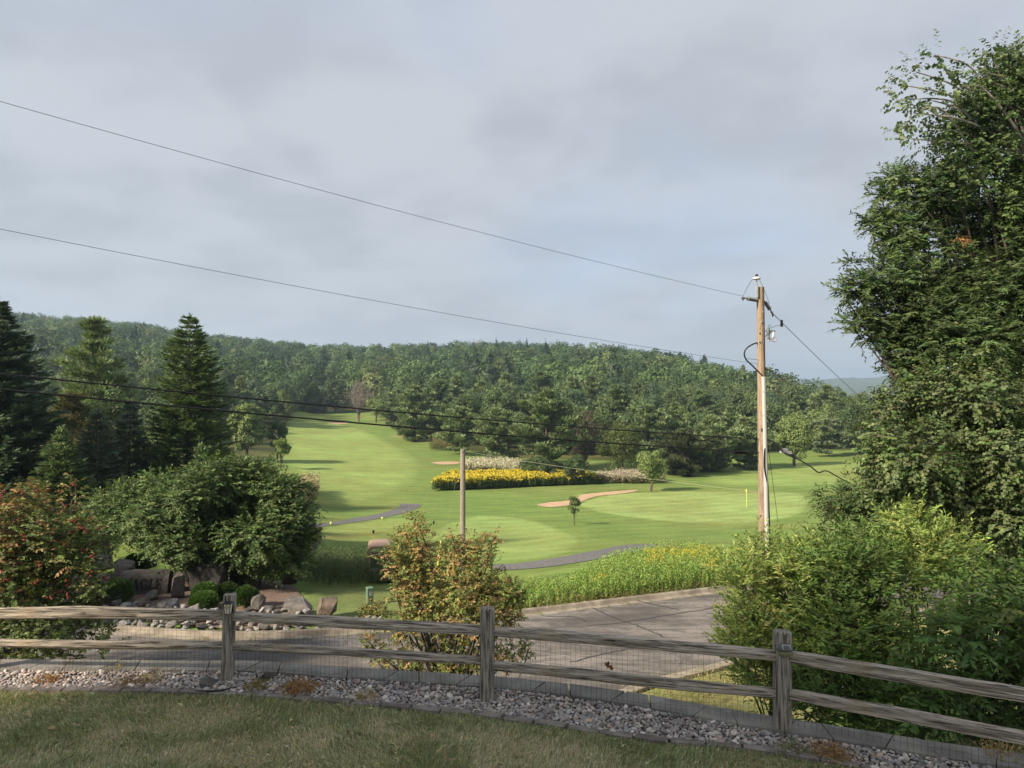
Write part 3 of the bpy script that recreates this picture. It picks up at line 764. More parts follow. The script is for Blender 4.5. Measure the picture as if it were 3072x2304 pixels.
# ------------------------------------------------------------------ utility pole
M_POLE = wood("pole_wood", 2, (0.16, 0.12, 0.085), (0.34, 0.26, 0.19), (0.34, 0.225, 0.135))
M_STUB = wood("stub_wood", 2, (0.17, 0.145, 0.115), (0.30, 0.265, 0.22), (0.26, 0.17, 0.12))
M_STEEL = noisy("galvanised_steel", (0.28, 0.29, 0.30), (0.38, 0.39, 0.40), 6, 0.4, 0.05, spec=0.5)
M_PVC = mat("grey_conduit", (0.40, 0.40, 0.39), 0.5, 0.4)
M_RUB = mat("black_cable", (0.012, 0.012, 0.013), 0.5, 0.3)
M_POLY = noisy("insulator_polymer", (0.10, 0.115, 0.11), (0.15, 0.165, 0.16), 20, 0.5, 0.0)
M_PORC = mat("white_porcelain", (0.62, 0.62, 0.60), 0.25, 0.5)
PD = 21.0
def A(px, py, D=PD): return P(px, py, D)
pb = A(2291, 1700); pt = A(2281, 862); px0, py0 = pb[0], PD
pz = gz(px0, py0)
pole = empty("utility_pole", (px0, py0, pz), "tall brown wooden utility pole with a white conduit, behind the bushes at right", "utility pole")
PV = np.array((px0, py0, pz))
def pch(mb, name, m):
    o = mb.build(name, m, pole); return o
top = pt - PV; lean = top[0] / top[2]
def on(px, py, dy=0.0):
    q = A(px, py, PD + dy); return q - PV
zs = np.linspace(-.5, top[2], 30); pts = np.column_stack([lean * zs, 0 * zs, zs])
pch(MB().add(*tube(pts, np.linspace(.150, .108, 30), 16)), "pole_shaft", M_POLE)
c1, c2 = on(2291, 1135, -.13), on(2303, 1700, -.15)
zc = np.linspace(0, 1, 14)[:, None]; cp = c1 + (c2 - c1) * zc; cp[:, 0] += .0
pch(MB().add(*tube(np.concatenate([cp[:1] + (0, 0, .05), cp, [[cp[-1][0] - .0, cp[-1][1], -.2]]]), .062, 12)), "conduit", M_PVC)
for py in range(1175, 1680, 70):
    q = on(2290 + (py - 1135) * .0212, py, -.13); pch(MB().add(*tube([q - (0, 0, .012), q + (0, 0, .012)], .066, 12)), "conduit_strap", M_STEEL)
k1 = on(2301, 1345, -.10); 
mb = MB()
cab = np.array([on(2300, 1335, -.13), on(2294, 1352, -.19), on(2293, 1400, -.2), on(2300, 1450, -.18), on(2305, 1560, -.14), on(2308, 1700, -.12)])
mb.add(*tube(catmull(cab, 6, False), .022, 8)); mb.add(*tube(catmull(cab + (.05, .08, 0), 6, False), .03, 8))
pch(mb, "riser_cable", M_RUB)
loop = np.array([on(2272, 1028, -.05), on(2256, 1034, -.05), on(2240, 1045, -.03), on(2233, 1060, -.02), on(2238, 1078, 0), on(2256, 1096, 0), on(2288, 1128, -.12)])
pch(MB().add(*tube(catmull(loop, 6, False), .022, 8)), "cable_loop", M_RUB)
# top pin with porcelain cap
mb = MB(); mb.add(*box(on(2271, 868, -.12), (.05, .05, .46))); pch(mb, "ridge_pin", M_STEEL)
ti = on(2270, 838, -.12)
V, Fs = lathe([(.02, -.06), (.022, 0), (.11, .0), (.12, .012), (.10, .05), (.05, .075), (.03, .08)], 18); pch(MB().add(V + ti, Fs, 0, None, True), "pin_insulator", M_PORC)
V, Fs = lathe([(.05, .08), (.055, .1), (.03, .115), (.045, .13), (.03, .15)], 12); pch(MB().add(V + ti, Fs, 0, None, True), "insulator_cap", M_RUB)
def strain(p, q):
    mb = MB(); p, q = np.asarray(p), np.asarray(q); L = np.linalg.norm(q - p); s = np.linspace(0, 1, 29)
    r = np.where((np.arange(29) % 4 < 2), .062, .03); r[:4] = .02; r[-5:] = .018
    mb.add(*tube(p + (q - p) * s[:, None], r, 12)); 
    d = (q - p) / L
    mb.add(*tube([q, q + d * .12 + (0, 0, -.02)], .03, 6)); mb.add(*tube([q + d * .08, q + d * .07 + (0, 0, -.1)], .018, 6))
    pch(mb, "strain_insulator", M_POLY)
strain(on(2274, 901, -.02), on(2234, 894, -.25)); strain(on(2293, 903, .02), on(2314, 935, .15))
# cutout and arrester bracket on the right side
mb = MB(); mb.add(*tube([on(2296, 993, -.05), on(2326, 993, -.1)], .015, 6)); mb.add(*tube([on(2296, 1010, -.05), on(2305, 1000, -.1), on(2326, 993, -.1)], .012, 6)); pch(mb, "bracket", M_RUB)
V, Fs = lathe([(.012, -.22), (.03, -.2), (.05, -.19), (.035, -.17), (.05, -.15), (.035, -.13), (.04, -.04), (.065, -.02), (.035, 0), (.07, .03), (.035, .05), (.06, .08), (.035, .1), (.05, .13), (.02, .14), (.012, .2)], 12)
pch(MB().add(V + on(2305, 998, -.12), Fs, 0, None, True), "arrester", M_POLY)
mb = MB(); mb.add(*tube([on(2321, 995, -.12), on(2319, 1012, -.12)], .028, 8)); pch(mb, "fuse_tube", M_PORC)
q = on(2323, 1018, -.12); th = np.linspace(0, 6.283, 15)
mb = MB(); mb.add(*tube([q + (.06 * math.cos(a), 0, .06 * math.sin(a)) for a in th], .022, 8, False)); mb.add(*tube([on(2308, 1015, -.12), on(2306, 1024, -.12)], .035, 8)); pch(mb, "fuse_ring", M_STEEL)
def cw(pts, r=.006): pch(MB().add(*tube(catmull(np.array(pts), 8, False), r, 5)), "jumper_wire", M_RUB)
cw([on(2269, 831, -.12), on(2252, 845, -.2), on(2237, 872, -.25), on(2229, 890, -.25), on(2232, 900, -.25)]); cw([on(2274, 832, -.12), on(2284, 850, 0), on(2300, 888, .1), on(2308, 912, .12)])
cw([on(2305, 976, -.12), on(2310, 975, -.12), on(2314, 984, -.12), on(2330, 976, -.1), on(2342, 977, 0)]); cw([on(2310, 1014, -.12), on(2318, 1024, -.12), on(2330, 1020, -.12)])
cw([on(2290, 1084, .0), on(2270, 1079, -.1), on(2240, 1076, -.1)])
V, Fs = lathe([(.02, -.05), (.05, -.05), (.05, -.02), (.025, 0), (.05, .02), (.05, .05), (.02, .05)], 10); pch(MB().add(V[:, [2, 1, 0]] + on(2303, 1106, -.03), Fs), "spool_insulator", M_POLY)
mb = MB(); mb.add(*box(on(2345, 970, .1), (.07, .05, .2), 0, .8)); pch(mb, "tap_clamp", M_RUB)
# steps and bolts
for px, py in ((2277, 997), (2277, 1024), (2284, 966), (2288, 936)): pch(MB().add(*tube([on(px, py, -.10), on(px, py, -.15)], .02, 6)), "bolt", M_STEEL)
pch(MB().add(*box(on(2289, 1290, -.14), (.10, .01, .10))), "cable_plate", M_RUB)

# ------------------------------------------------------------------ wires
M_LINE = mat("aluminium_line", (0.09, 0.09, 0.095), 0.5, 0.4)
def span(name, a, b, sag, r, label, cat="power line", extra=None, m=M_RUB):
    a, b = np.asarray(a, float), np.asarray(b, float); s = np.linspace(0, 1, 60)[:, None]
    p = a + (b - a) * s; p[:, 2] -= (4 * sag * s * (1 - s))[:, 0]
    mb = MB().add(*tube(p, r, 6, False))
    if extra: extra(mb, p)
    return tag(mb.build(name, m), label, cat)
def ext(a, b, k): a, b = np.asarray(a), np.asarray(b); return a + (b - a) * k      # carried on past the frame to the next pole
def twopx(l, r, DL=12.0): return P(*l, DL), P(*r, PD)
for (nm, l, r, sag, rad, lab, rc) in (
    ("power_line", (0, 304), (2230, 889), .12, .0065, "thin power wire running from the pole top, highest across the sky", None),
    ("power_line", (0, 687), (2275, 1092), .12, .0065, "thin neutral wire crossing the sky below the top wire", None),
    ("telephone_cable", (0, 1121), (2280, 1317), .10, .017, "thick black cable crossing the treetops, upper one of the pair", None),
    ("telephone_cable", (0, 1167), (2280, 1357), .10, .020, "thick black cable crossing below another, lowest on the pole", None)):
    a, b = twopx(l, r); a = a + (0, 0, 4 * sag * 2.5 * .375 * .625); span(nm, ext(b, a, 1.6), b, sag * 2.5, rad if 'tele' in nm else .0048, lab, "cable" if 'tele' in nm else "power line", m=M_RUB if 'tele' in nm else M_LINE)
sl = P(2215, 1350, PD - .3)
a, b = P(2200, 1357, PD - .4), P(2250, 1358, PD - .2)
tag(MB().add(*tube([a, a + (b - a) * .1, a + (b - a) * .9, b], (.02, .055, .055, .02), 8)).build("cable_splice", M_RUB), "black tubular splice case hanging on the lowest cable beside the pole", "splice case")
lp_ = [P(2050, 1298, 20.0), P(2075, 1309, 20.0), P(2090, 1319, 20.1), P(2115, 1321, 20.2), P(2140, 1312, 20.3), P(2160, 1306, 20.4)]
tag(MB().add(*tube(catmull(np.array(lp_), 6, False), .02, 6)).build("cable_slack_loop", M_RUB), "sagging loop of black cable slack under the upper thick cable", "cable")
span("power_line", P(2318, 940, PD + .2), P(2780, 1330, 70), .6, .010, "thin power wire dropping right from the pole top to the trees", "power line")
span("power_line", P(2304, 1106, PD), P(2760, 1370, 70), .5, .008, "faint thin wire dropping right from the spool insulator on the pole", "power line")
c = catmull(np.array([P(2296, 1318, PD), P(2322, 1327, PD + 1), P(2345, 1352, PD + 2), P(2395, 1378, PD + 4), P(2430, 1398, PD + 6), P(2455, 1417, PD + 6.5), P(2480, 1413, PD + 7), P(2520, 1434, PD + 9), P(2640, 1500, PD + 14)]), 8, False)
cb = tag(MB().add(*tube(c, .026, 6)).build("telephone_cable", M_RUB), "black cable sagging right from the pole toward the dark tree", "cable")
c = catmull(np.array([P(2296, 1312, PD), P(2330, 1335, PD + 1), P(2360, 1357, PD + 2.5), P(2400, 1374, PD + 4)]), 8, False)
mb = MB().add(*tube(c, .016, 6)); mb.add(*tube(c - (0, 0, .08), .014, 6)); mb.build("strand", M_RUB, cb)
q = P(2352, 1352, PD + 2.0); tag(MB().add(*box(q, (.24, .12, .13), .3)).build("terminal_box", M_STEEL), "small grey terminal box clipped to the cable nearest the right of the pole", "terminal box"); tag(MB().add(*box(q + (.32, .5, -.1), (.22, .12, .08), .3)).build("terminal_box", M_STEEL), "flat grey terminal box clipped to the cable, second from the pole", "terminal box")
span("guy_wire", P(2303, 1330, PD), P(2334, 1565, PD + 3), .0, .007, "thin guy wire slanting down right beside the utility pole", "guy wire")

# stub pole with its guys
SD = 31.0
sb = P(1388, 1608, SD); sx, sz = sb[0], gz(sb[0], SD); st = P(1388, 1347, SD)
stub = empty("guy_stub_pole", (sx, SD, sz), "short bare grey wooden pole rising behind the orange leafed tree", "pole")
zs = np.linspace(-.4, st[2] - sz, 14)
MB().add(*tube(np.column_stack([0 * zs, 0 * zs, zs]), np.linspace(.135, .108, 14), 14)).build("pole_shaft", M_STUB, stub)
MB().add(*tube([(.0, -.11, zs[-1] - .13), (.0, -.14, zs[-1] - .13)], .022, 6)).build("bolt", M_RUB, stub)
M_GUY = mat("guy_strand", (0.30, 0.31, 0.22), 0.5, 0.3, 0.0)
span("guy_wire", P(1396, 1354, SD), P(2278, 1476, PD + .1), .08, .0045, "pale guy wire running right from the short pole to the tall pole", "guy wire", m=M_GUY)
gb = hit(1300, 1700, 20); gb = np.array((P(1305, 1690, SD - .5)[0], SD - .5, 0)); gb[2] = gz(gb[0], gb[1])
span("guy_wire", P(1381, 1372, SD), gb, 0, .004, "pale guy wire slanting down left from the short pole", "guy wire", m=M_GUY)
M_YEL = mat("yellow_guard", (0.55, 0.52, 0.12), 0.5, 0.3)
ga = P(1323, 1623, SD - .35); gd = norm(gb - ga)
tag(MB().add(*tube([ga, ga + gd * 1.2], .045, 8)).build("guy_guard", M_YEL), "yellow plastic guy guard leaning among the orange leaves", "guy guard")
# ------------------------------------------------------------------ foliage builders
UP = np.array((0, 0, 1.0))
def sprays(rg, blobs, dens, ln, nl, lL, lW, upw=.3, droop=.4, ldroop=.3, side=.8, pal=None, wts=None, jit=.16, bjit=.12, tops=None, topz=None, flat=1.0, surf=.45, nup=.4, dome=.8):
    """leafy shoots filling soft blobs; returns V, F, colours"""
    Cs = []; Rs = []; Bi = []
    for k, (c, r) in enumerate(blobs):
        n = max(4, int(dens * r * r)); Cs.append(np.repeat(np.asarray(c, float)[None], n, 0)); Rs.append(np.full(n, r)); Bi.append(np.full(n, k))
    Cc = np.concatenate(Cs); Rr = np.concatenate(Rs)[:, None]; Bi = np.concatenate(Bi); N = len(Cc)
    d = rdir(rg, N); d[:, 2] = d[:, 2] * .9 + .1; sc = np.array((1, 1, flat))
    lump = 1 + .22 * np.sin(d[:, :1] * 5 + Bi[:, None]) * np.sin(d[:, 1:2] * 4 + 2 * Bi[:, None]) + .15 * np.sin(d[:, 2:] * 7 + Bi[:, None])
    base = Cc + d * sc * Rr * lump * rg.uniform(0, 1, (N, 1)) ** surf
    dirn = norm(d * .8 + UP * upw + rdir(rg, N) * .45)
    L = ln * rg.uniform(.6, 1.25, (N, 1))
    t = (np.arange(nl) + .6) / nl
    pts = base[:, None] + dirn[:, None] * (L * t)[..., None] - UP * (droop * L * t ** 2)[..., None]
    tang = norm(dirn[:, None] - UP * (2 * droop * t)[None, :, None])
    sd_ = norm(np.cross(dirn, UP + .3 * rdir(rg, N)))
    sgn = np.where(np.arange(nl) % 2, 1, -1)[None, :, None]
    ax = norm(tang * .6 + sd_[:, None] * sgn * side - UP * ldroop + .25 * rg.standard_normal((N, nl, 3)))
    nn = norm(UP * nup + d[:, None] * dome + .30 * rg.standard_normal((N, nl, 3)))
    V, Fc = cards(pts.reshape(-1, 3), ax.reshape(-1, 3), nn.reshape(-1, 3), lL * rg.uniform(.75, 1.2, N * nl), lW * rg.uniform(.8, 1.2, N * nl))
    c = pick(rg, N, pal, wts, jit) * (1 + bjit * rg.standard_normal(len(blobs)))[Bi][:, None]
    if tops is not None:      # a share of the shoots high up and outermost carries the top colours
        h = np.clip((base[:, 2] - topz[0]) / (topz[1] - topz[0]), 0, 1); pr = (topz[2] + (topz[3] - topz[2]) * h) * rg.uniform(.25, 1.75, len(blobs))[Bi]
        tc_ = pick(rg, N, *tops)
        c = np.where((rg.uniform(0, 1, N) < pr)[:, None], tc_, c)
    c = np.repeat(c, nl, 0) * (1 + .12 * rg.standard_normal((N * nl, 1)))
    return V, Fc, np.repeat(np.clip(c, .003, .9), 4, 0)

def limbs(mb, base, targets, r0, fork=.35, rg=None, kink=.07, n=7):
    """stem with one curved limb to each target"""
    base = np.asarray(base, float); T = np.asarray(targets, float); cen = T.mean(0)
    for q in T:
        f = rg.uniform(fork * .6, fork * 1.3); s = base + (np.array((cen[0], cen[1], q[2])) - base) * np.array((f * .6, f * .6, f))
        L = np.linalg.norm(q - s); m1 = s + (q - s) * .4 + UP * L * .10 + rg.normal(0, kink * L * .5, 3); m2 = s + (q - s) * .75 + rg.normal(0, kink * L * .4, 3)
        p = catmull(np.array([base, base + (s - base) * .6 + rg.normal(0, .02, 3) * L, s, m1, m2, q]), 5, False)
        r = r0 * np.linspace(1, .12, len(p)) ** 1.5 * rg.uniform(.6, 1)
        mb.add(*tube(p, np.maximum(r, .012), n))
def blobpx(lst, D, rg, dj=.8):
    o = []
    for q in lst:
        px, py, r = q[:3]; d = D + (q[3] if len(q) > 3 else rg.uniform(-1, 1) * dj * r * D / F)
        o.append((P(px, py, d), r * d / F))
    return o
def treething(name, base, label, cat, parts, group=None):
    e = empty(name, base, label, cat, group); b = Vector(tuple(float(v) for v in base))
    for nm, mb, mm in parts:
        o = mb.build(nm, mm, e); o.location = -b
    return e

G_DARK = [(.062, .10, .036), (.078, .118, .042), (.092, .134, .048), (.052, .084, .031)]
G_MID = [(.085, .132, .042), (.10, .15, .05), (.07, .112, .036), (.115, .165, .055)]
G_BRIGHT = [(.145, .21, .05), (.17, .235, .055), (.12, .18, .045), (.20, .26, .065)]
G_GREY = [(.10, .13, .056), (.12, .148, .066), (.085, .108, .047)]

# ---- the big trees at the right edge
rg = np.random.default_rng(101)
DW = 16.0
def mkleafy(name, label, cat, bl, D, spr, trunk_base, r0, leafm=M_LEAF, bark=M_BARK, seed=1, dj=.8, group=None, limb_every=1, fork=.35, stem=None):
    rg = np.random.default_rng(seed); B = blobpx(bl, D, rg, dj)
    crown = MB(); V, Fc, c = sprays(rg, B, **spr); crown.add(V, Fc, 0, c)
    tr = MB()
    if stem is None: limbs(tr, trunk_base, [b[0] for b in B[::limb_every]], r0, fork, rg)
    else:
        tb = np.asarray(trunk_base, float); tr.add(*tube(catmull(np.array([tb, tb * .5 + stem * .5 + (.1, 0, 0), stem]), 8, False), np.linspace(.13, .07, 17), 8))
        for b in B:
            q = b[0]; L = np.linalg.norm(q - stem); m1 = stem + (q - stem) * .35 + UP * L * .06 + rg.normal(0, .05, 3) * L; m2 = stem + (q - stem) * .7 + UP * L * .08 + rg.normal(0, .05, 3) * L
            p = catmull(np.array([stem, m1, m2, q]), 6, False); tr.add(*tube(p, np.linspace(.045, .008, len(p)), 6))
    return treething(name, trunk_base, label, cat, [("crown", crown, leafm), ("trunk", tr, bark)], group)
walnut = [(2713, 545, 52), (2800, 590, 84), (2683, 600, 39), (2680, 700, 49), (2658, 672, 28), (2728, 690, 60), (2800, 640, 58), (2629, 848, 53), (2589, 862, 28), (2684, 830, 60), (2745, 850, 72), (2830, 860, 84), (2930, 900, 107), (3030, 880, 111), (2632, 950, 44), (2702, 950, 81), (2780, 950, 93), (2669, 1010, 51), (2735, 1050, 72), (2820, 1040, 98), (2930, 1020, 105), (3040, 1010, 105), (2765, 1110, 60), (2850, 1120, 81), (2950, 690, 93), (3060, 720, 99), (2905, 790, 58), (2880, 640, 46), (2840, 950, 70), (2990, 1110, 93), (2718, 760, 46), (2678, 770, 30), (2860, 720, 50), (2700, 1110, 34), (2800, 760, 46), (2672, 530, 26), (2645, 588, 28), (2602, 662, 20), (2636, 672, 34), (2562, 795, 22), (2522, 866, 20), (2556, 872, 32), (2558, 968, 26), (2596, 1002, 38), (2590, 905, 36), (3180, 560, 150), (3330, 700, 170), (3180, 820, 150), (3420, 900, 170), (3250, 1010, 160), (3540, 760, 130), (3450, 1090, 150), (3180, 1180, 120)]
x0, y0 = P(3080, 1500, 17)[0], 17.0
mkleafy("dark_leafy_tree", "tall dark tree with drooping narrow leaves filling the right edge", "tree", walnut, DW, dict(dens=640, ln=.34, nl=13, lL=.125, lW=.034, upw=.3, droop=.25, ldroop=.18, pal=G_DARK + G_MID[:2], bjit=.24, surf=.42), (x0, y0, gz(x0, y0)), .26, seed=3)
vine = [(3170, 320, 110), (3250, 450, 130), (3160, 560, 110), (3330, 560, 110), (3140, 210, 70), (3040, 330, 70), (3030, 250, 60), (2925, 320, 50), (3000, 240, 66), (3060, 195, 56), (2960, 285, 52), (2905, 350, 60), (2840, 420, 46), (2905, 430, 84), (2985, 350, 84), (3060, 270, 86), (3060, 450, 115), (2950, 535, 95), (2865, 520, 62), (3070, 620, 100), (2810, 530, 40), (2985, 630, 66), (2950, 440, 70)]
mkleafy("dense_green_tree", "dense mid green tree crown behind the sparse top branches at upper right", "tree", vine, 15.4, dict(dens=560, ln=.32, nl=9, lL=.08, lW=.055, upw=.25, droop=.2, ldroop=.3, pal=G_DARK + G_MID, bjit=.22), (P(3080, 1500, 17.5)[0], 17.5, -4), .22, seed=4)
sparse = [(2705, 255, 42), (2745, 215, 38), (2790, 300, 60), (2830, 200, 48), (2870, 265, 70), (2940, 215, 60), (2690, 300, 40), (2700, 380, 46), (2745, 340, 50), (2805, 165, 22), (2985, 180, 52), (2960, 150, 30), (3040, 200, 45), (2790, 390, 55), (2860, 350, 60), (2720, 415, 28), (3020, 150, 18)]
mkleafy("sparse_poplar", "sparse pale branched poplar top with round leaves against the sky", "tree", sparse, 15.0, dict(dens=105, ln=.40, nl=8, lL=.085, lW=.08, upw=.2, droop=.2, ldroop=.6, pal=[(.10, .14, .06), (.13, .17, .075), (.08, .12, .05)], bjit=.1, surf=.8), (P(3085, 1500, 16)[0], 16.0, -4), .055, bark=M_PALEBARK, seed=5, stem=P(3085, 470, 15.6))
aspen = [(3170, 1300, 140), (3190, 1500, 140), (3320, 1400, 140), (3200, 1700, 120), (3360, 1620, 130), (2690, 1235, 75), (2790, 1210, 110), (2910, 1200, 130), (3040, 1215, 130), (2645, 1370, 70), (2740, 1370, 120), (2880, 1350, 140), (3030, 1370, 140), (2650, 1450, 60), (2830, 1500, 130), (2970, 1520, 140), (3070, 1560, 120), (2880, 1640, 100), (3040, 1690, 110), (2740, 1480, 90), (2620, 1290, 40)]
mkleafy("aspen_tree", "aspen with round pale backed leaves and light stems under the tall dark tree", "tree", aspen, 14.3, dict(dens=640, ln=.30, nl=8, lL=.075, lW=.064, upw=.2, droop=.3, ldroop=.5, pal=G_GREY + G_MID[:2], bjit=.13), (P(2900, 1900, 14.8)[0], 14.8, -4), .09, bark=M_PALEBARK, seed=6)
dk = [(2490, 1505, 34), (2530, 1500, 55), (2590, 1500, 75), (2660, 1530, 80), (2560, 1580, 85), (2650, 1630, 90), (2480, 1590, 40), (2720, 1600, 70), (2465, 1490, 16)]
mkleafy("locust_shrub", "dark feathery leaved shrub just right of the utility pole", "shrub", dk, 15.0, dict(dens=520, ln=.32, nl=12, lL=.085, lW=.03, upw=.1, droop=.35, ldroop=.2, pal=G_DARK + G_GREY[2:], bjit=.1), (P(2600, 1900, 15.2)[0], 15.2, -4), .06, seed=7)
SH = dict(dens=520, ln=.42, nl=14, lL=.11, lW=.03, upw=.75, droop=.12, ldroop=.05, side=.75, bjit=.12, surf=.5)
sh1 = [(2225, 1730, 62), (2300, 1690, 70), (2380, 1710, 80), (2265, 1800, 85), (2370, 1820, 100), (2225, 1895, 70), (2310, 1900, 90), (2420, 1920, 90), (2240, 1985, 68), (2330, 2000, 90), (2210, 1950, 50), (2430, 2030, 80), (2320, 2075, 70), (2265, 1650, 22), (2430, 1650, 26), (2400, 1640, 16)]
mkleafy("sumac_shrub", "bright yellow green leafy shrub at the foot of the utility pole", "shrub", sh1, 13.2, dict(SH, pal=[(.22, .29, .075), (.255, .32, .085), (.18, .25, .068), (.29, .33, .10)]), (P(2310, 2150, 13.4)[0], 13.4, -4), .05, seed=8)
sh2 = [(2480, 1720, 85), (2550, 1680, 70), (2620, 1740, 100), (2500, 1830, 110), (2620, 1860, 120), (2520, 1950, 120), (2640, 1990, 120), (2520, 2060, 100), (2660, 2100, 90), (2450, 2110, 80), (2560, 2140, 80), (2650, 2190, 80), (2400, 2115, 60), (2760, 2060, 90), (2470, 1640, 22), (2520, 1610, 20), (2570, 1620, 22), (2645, 1600, 18), (2740, 2140, 70)]
mkleafy("sumac_shrub", "mid green leafy shrub behind the fence post with the half round lamp", "shrub", sh2, 12.3, dict(SH, pal=[(.135, .21, .055), (.16, .235, .062), (.11, .18, .048)]), (P(2560, 2250, 12.5)[0], 12.5, -4), .05, seed=9)
sh3 = [(2735, 1600, 55), (2720, 1550, 28), (2700, 1680, 75), (2790, 1660, 80), (2840, 1720, 80), (2740, 1740, 90), (2860, 1640, 40), (2760, 1560, 30)]
mkleafy("sumac_shrub", "tallest sunlit lime green shrub tip in front of the aspen", "shrub", sh3, 13.0, dict(SH, pal=[(.22, .29, .075), (.27, .33, .09), (.18, .25, .07)]), (P(2760, 2250, 13)[0], 13.0, -4), .05, seed=10)
sh4 = [(3150, 1900, 110), (3160, 2080, 110), (3260, 2000, 110), (3280, 2180, 100), (3130, 2220, 80), (2960, 1790, 100), (3040, 1830, 110), (2900, 1900, 90), (2980, 1930, 110), (3060, 1990, 100), (2800, 1930, 80), (2830, 2050, 90), (2950, 2080, 100), (3050, 2130, 90), (2790, 2150, 80), (2900, 2190, 80), (3020, 2230, 80), (3070, 1740, 60)]
mkleafy("leafy_shrub", "large dark leaved shrub behind the right end of the fence", "shrub", sh4, 11.0, dict(SH, dens=260, lL=.155, lW=.05, ln=.5, nl=10, upw=.35, droop=.3, ldroop=.25, pal=[(.13, .20, .055), (.105, .17, .048), (.085, .14, .04)]), (P(2930, 2300, 11)[0], 11.0, -4), .05, seed=11)

# orange dead leaf clusters in the tall tree
rg = np.random.default_rng(55)
V, Fc, c = sprays(rg, [(P(2885, 720, 15.0), .10)], 1500, .12, 5, .08, .03, -.2, .5, .5, pal=[(.32, .17, .06), (.26, .13, .05)])
tag(MB().add(V, Fc, 0, c).build("dead_leaf_cluster", M_LEAF), "cluster of orange dead leaves hanging in the dark tree", "dead leaves")

# ---- orange crabapple in front of the road
crab = [(1245, 1555, 20), (1245, 1590, 34), (1205, 1620, 30), (1265, 1640, 46), (1195, 1655, 34), (1215, 1690, 52), (1285, 1700, 58), (1165, 1690, 24), (1135, 1670, 14), (1245, 1750, 58), (1310, 1790, 80), (1380, 1770, 78), (1375, 1690, 52), (1400, 1650, 42), (1350, 1640, 30), (1360, 1615, 16), (1450, 1650, 42), (1480, 1615, 22), (1445, 1710, 52), (1440, 1780, 66), (1495, 1765, 46), (1540, 1785, 40), (1565, 1775, 20), (1260, 1830, 58), (1340, 1870, 80), (1430, 1860, 80), (1500, 1845, 55), (1530, 1850, 34), (1220, 1880, 44), (1190, 1890, 34), (1125, 1950, 30), (1185, 1965, 42), (1275, 1970, 62), (1365, 1980, 66), (1445, 1965, 60), (1105, 1925, 20), (1545, 1955, 40), (1585, 1950, 18), (1505, 1985, 36), (1250, 2015, 42), (1345, 2030, 50), (1135, 1990, 18), (1190, 1790, 24), (1205, 1730, 30)]
bx = P(1340, 2250, 13)[0]
mkleafy("crabapple_tree", "orange and green crabapple tree behind the middle fence post", "tree", crab, 13.0, dict(dens=1300, ln=.15, nl=8, lL=.048, lW=.033, upw=.35, droop=.15, ldroop=.25, pal=[(.17, .195, .058), (.21, .22, .07), (.135, .17, .05), (.24, .205, .075)], wts=(3, 2, 3, 1.2), tops=([(.31, .195, .085), (.33, .235, .10), (.25, .13, .065), (.29, .235, .085)], (2.4, 3, .3, 3), .2), topz=(-1.9, .6, .08, .48), bjit=.12), (bx, 13.2, gz(bx, 13.2)), .07, seed=14, dj=.8)

mkleafy("crabapple_shrub", "small low orange green shrub beside the utility box", "shrub", [(1095, 1835, 18), (1118, 1822, 22), (1145, 1838, 20)], 24.6, dict(dens=900, ln=.14, nl=8, lL=.07, lW=.05, upw=.4, droop=.1, ldroop=.2, pal=[(.20, .19, .065), (.25, .19, .07), (.15, .17, .055)]), (P(1118, 1850, 24.6)[0], 24.6, -4), .02, seed=18)

# ---- red berried shrub at far left
red = [(30, 1510, 60), (90, 1530, 62), (50, 1600, 90), (140, 1600, 80), (210, 1600, 60), (20, 1700, 100), (130, 1690, 100), (230, 1680, 70), (60, 1780, 110), (180, 1770, 90), (270, 1720, 48), (290, 1660, 36), (270, 1620, 40), (215, 1500, 18), (220, 1470, 20), (212, 1545, 22), (80, 1480, 28), (-40, 1560, 100), (-60, 1700, 120), (30, 1880, 110), (140, 1880, 100), (250, 1890, 70), (300, 1925, 40), (60, 1960, 90), (160, 1970, 60), (-40, 1880, 120), (290, 1760, 40), (225, 1450, 14)]
rg = np.random.default_rng(77)
e = mkleafy("viburnum_shrub", "large red berried shrub with orange and green leaves at far left", "shrub", red, 18.0, dict(dens=330, ln=.28, nl=8, lL=.10, lW=.062, upw=.35, droop=.2, ldroop=.3, pal=[(.085, .115, .035), (.11, .14, .042), (.065, .095, .03)], tops=([(.23, .135, .065), (.26, .19, .075), (.19, .19, .065), (.19, .085, .05)], (2, 2.4, 4, .5), .2), topz=(-1.6, .4, .0, .56), bjit=.12), (P(90, 1990, 18.4)[0], 18.4, -4), .06, seed=15)
B = blobpx(red[:18], 17.7, rg, .4); pts = []
for c_, r_ in B:
    for _ in range(int(4 * r_ / .6)):
        q = c_ + rdir(rg, 1)[0] * r_ * rg.uniform(.8, 1.1)
        pts.append(q + rg.normal(0, .035, (5, 3)))
pts = np.concatenate(pts); V0, F0 = ICO1; nb = len(pts)
M_BERRY = mat("red_berry", (0.22, 0.03, 0.025), 0.35, 0.4)
o = MB().add((V0[None] * .026 + pts[:, None]).reshape(-1, 3), (F0[None] + (np.arange(nb) * len(V0))[:, None, None]).reshape(-1, 3), 0, None, True).build("berries", M_BERRY, e); o.location = -Vector(e.location)
o['kind'] = 'stuff'

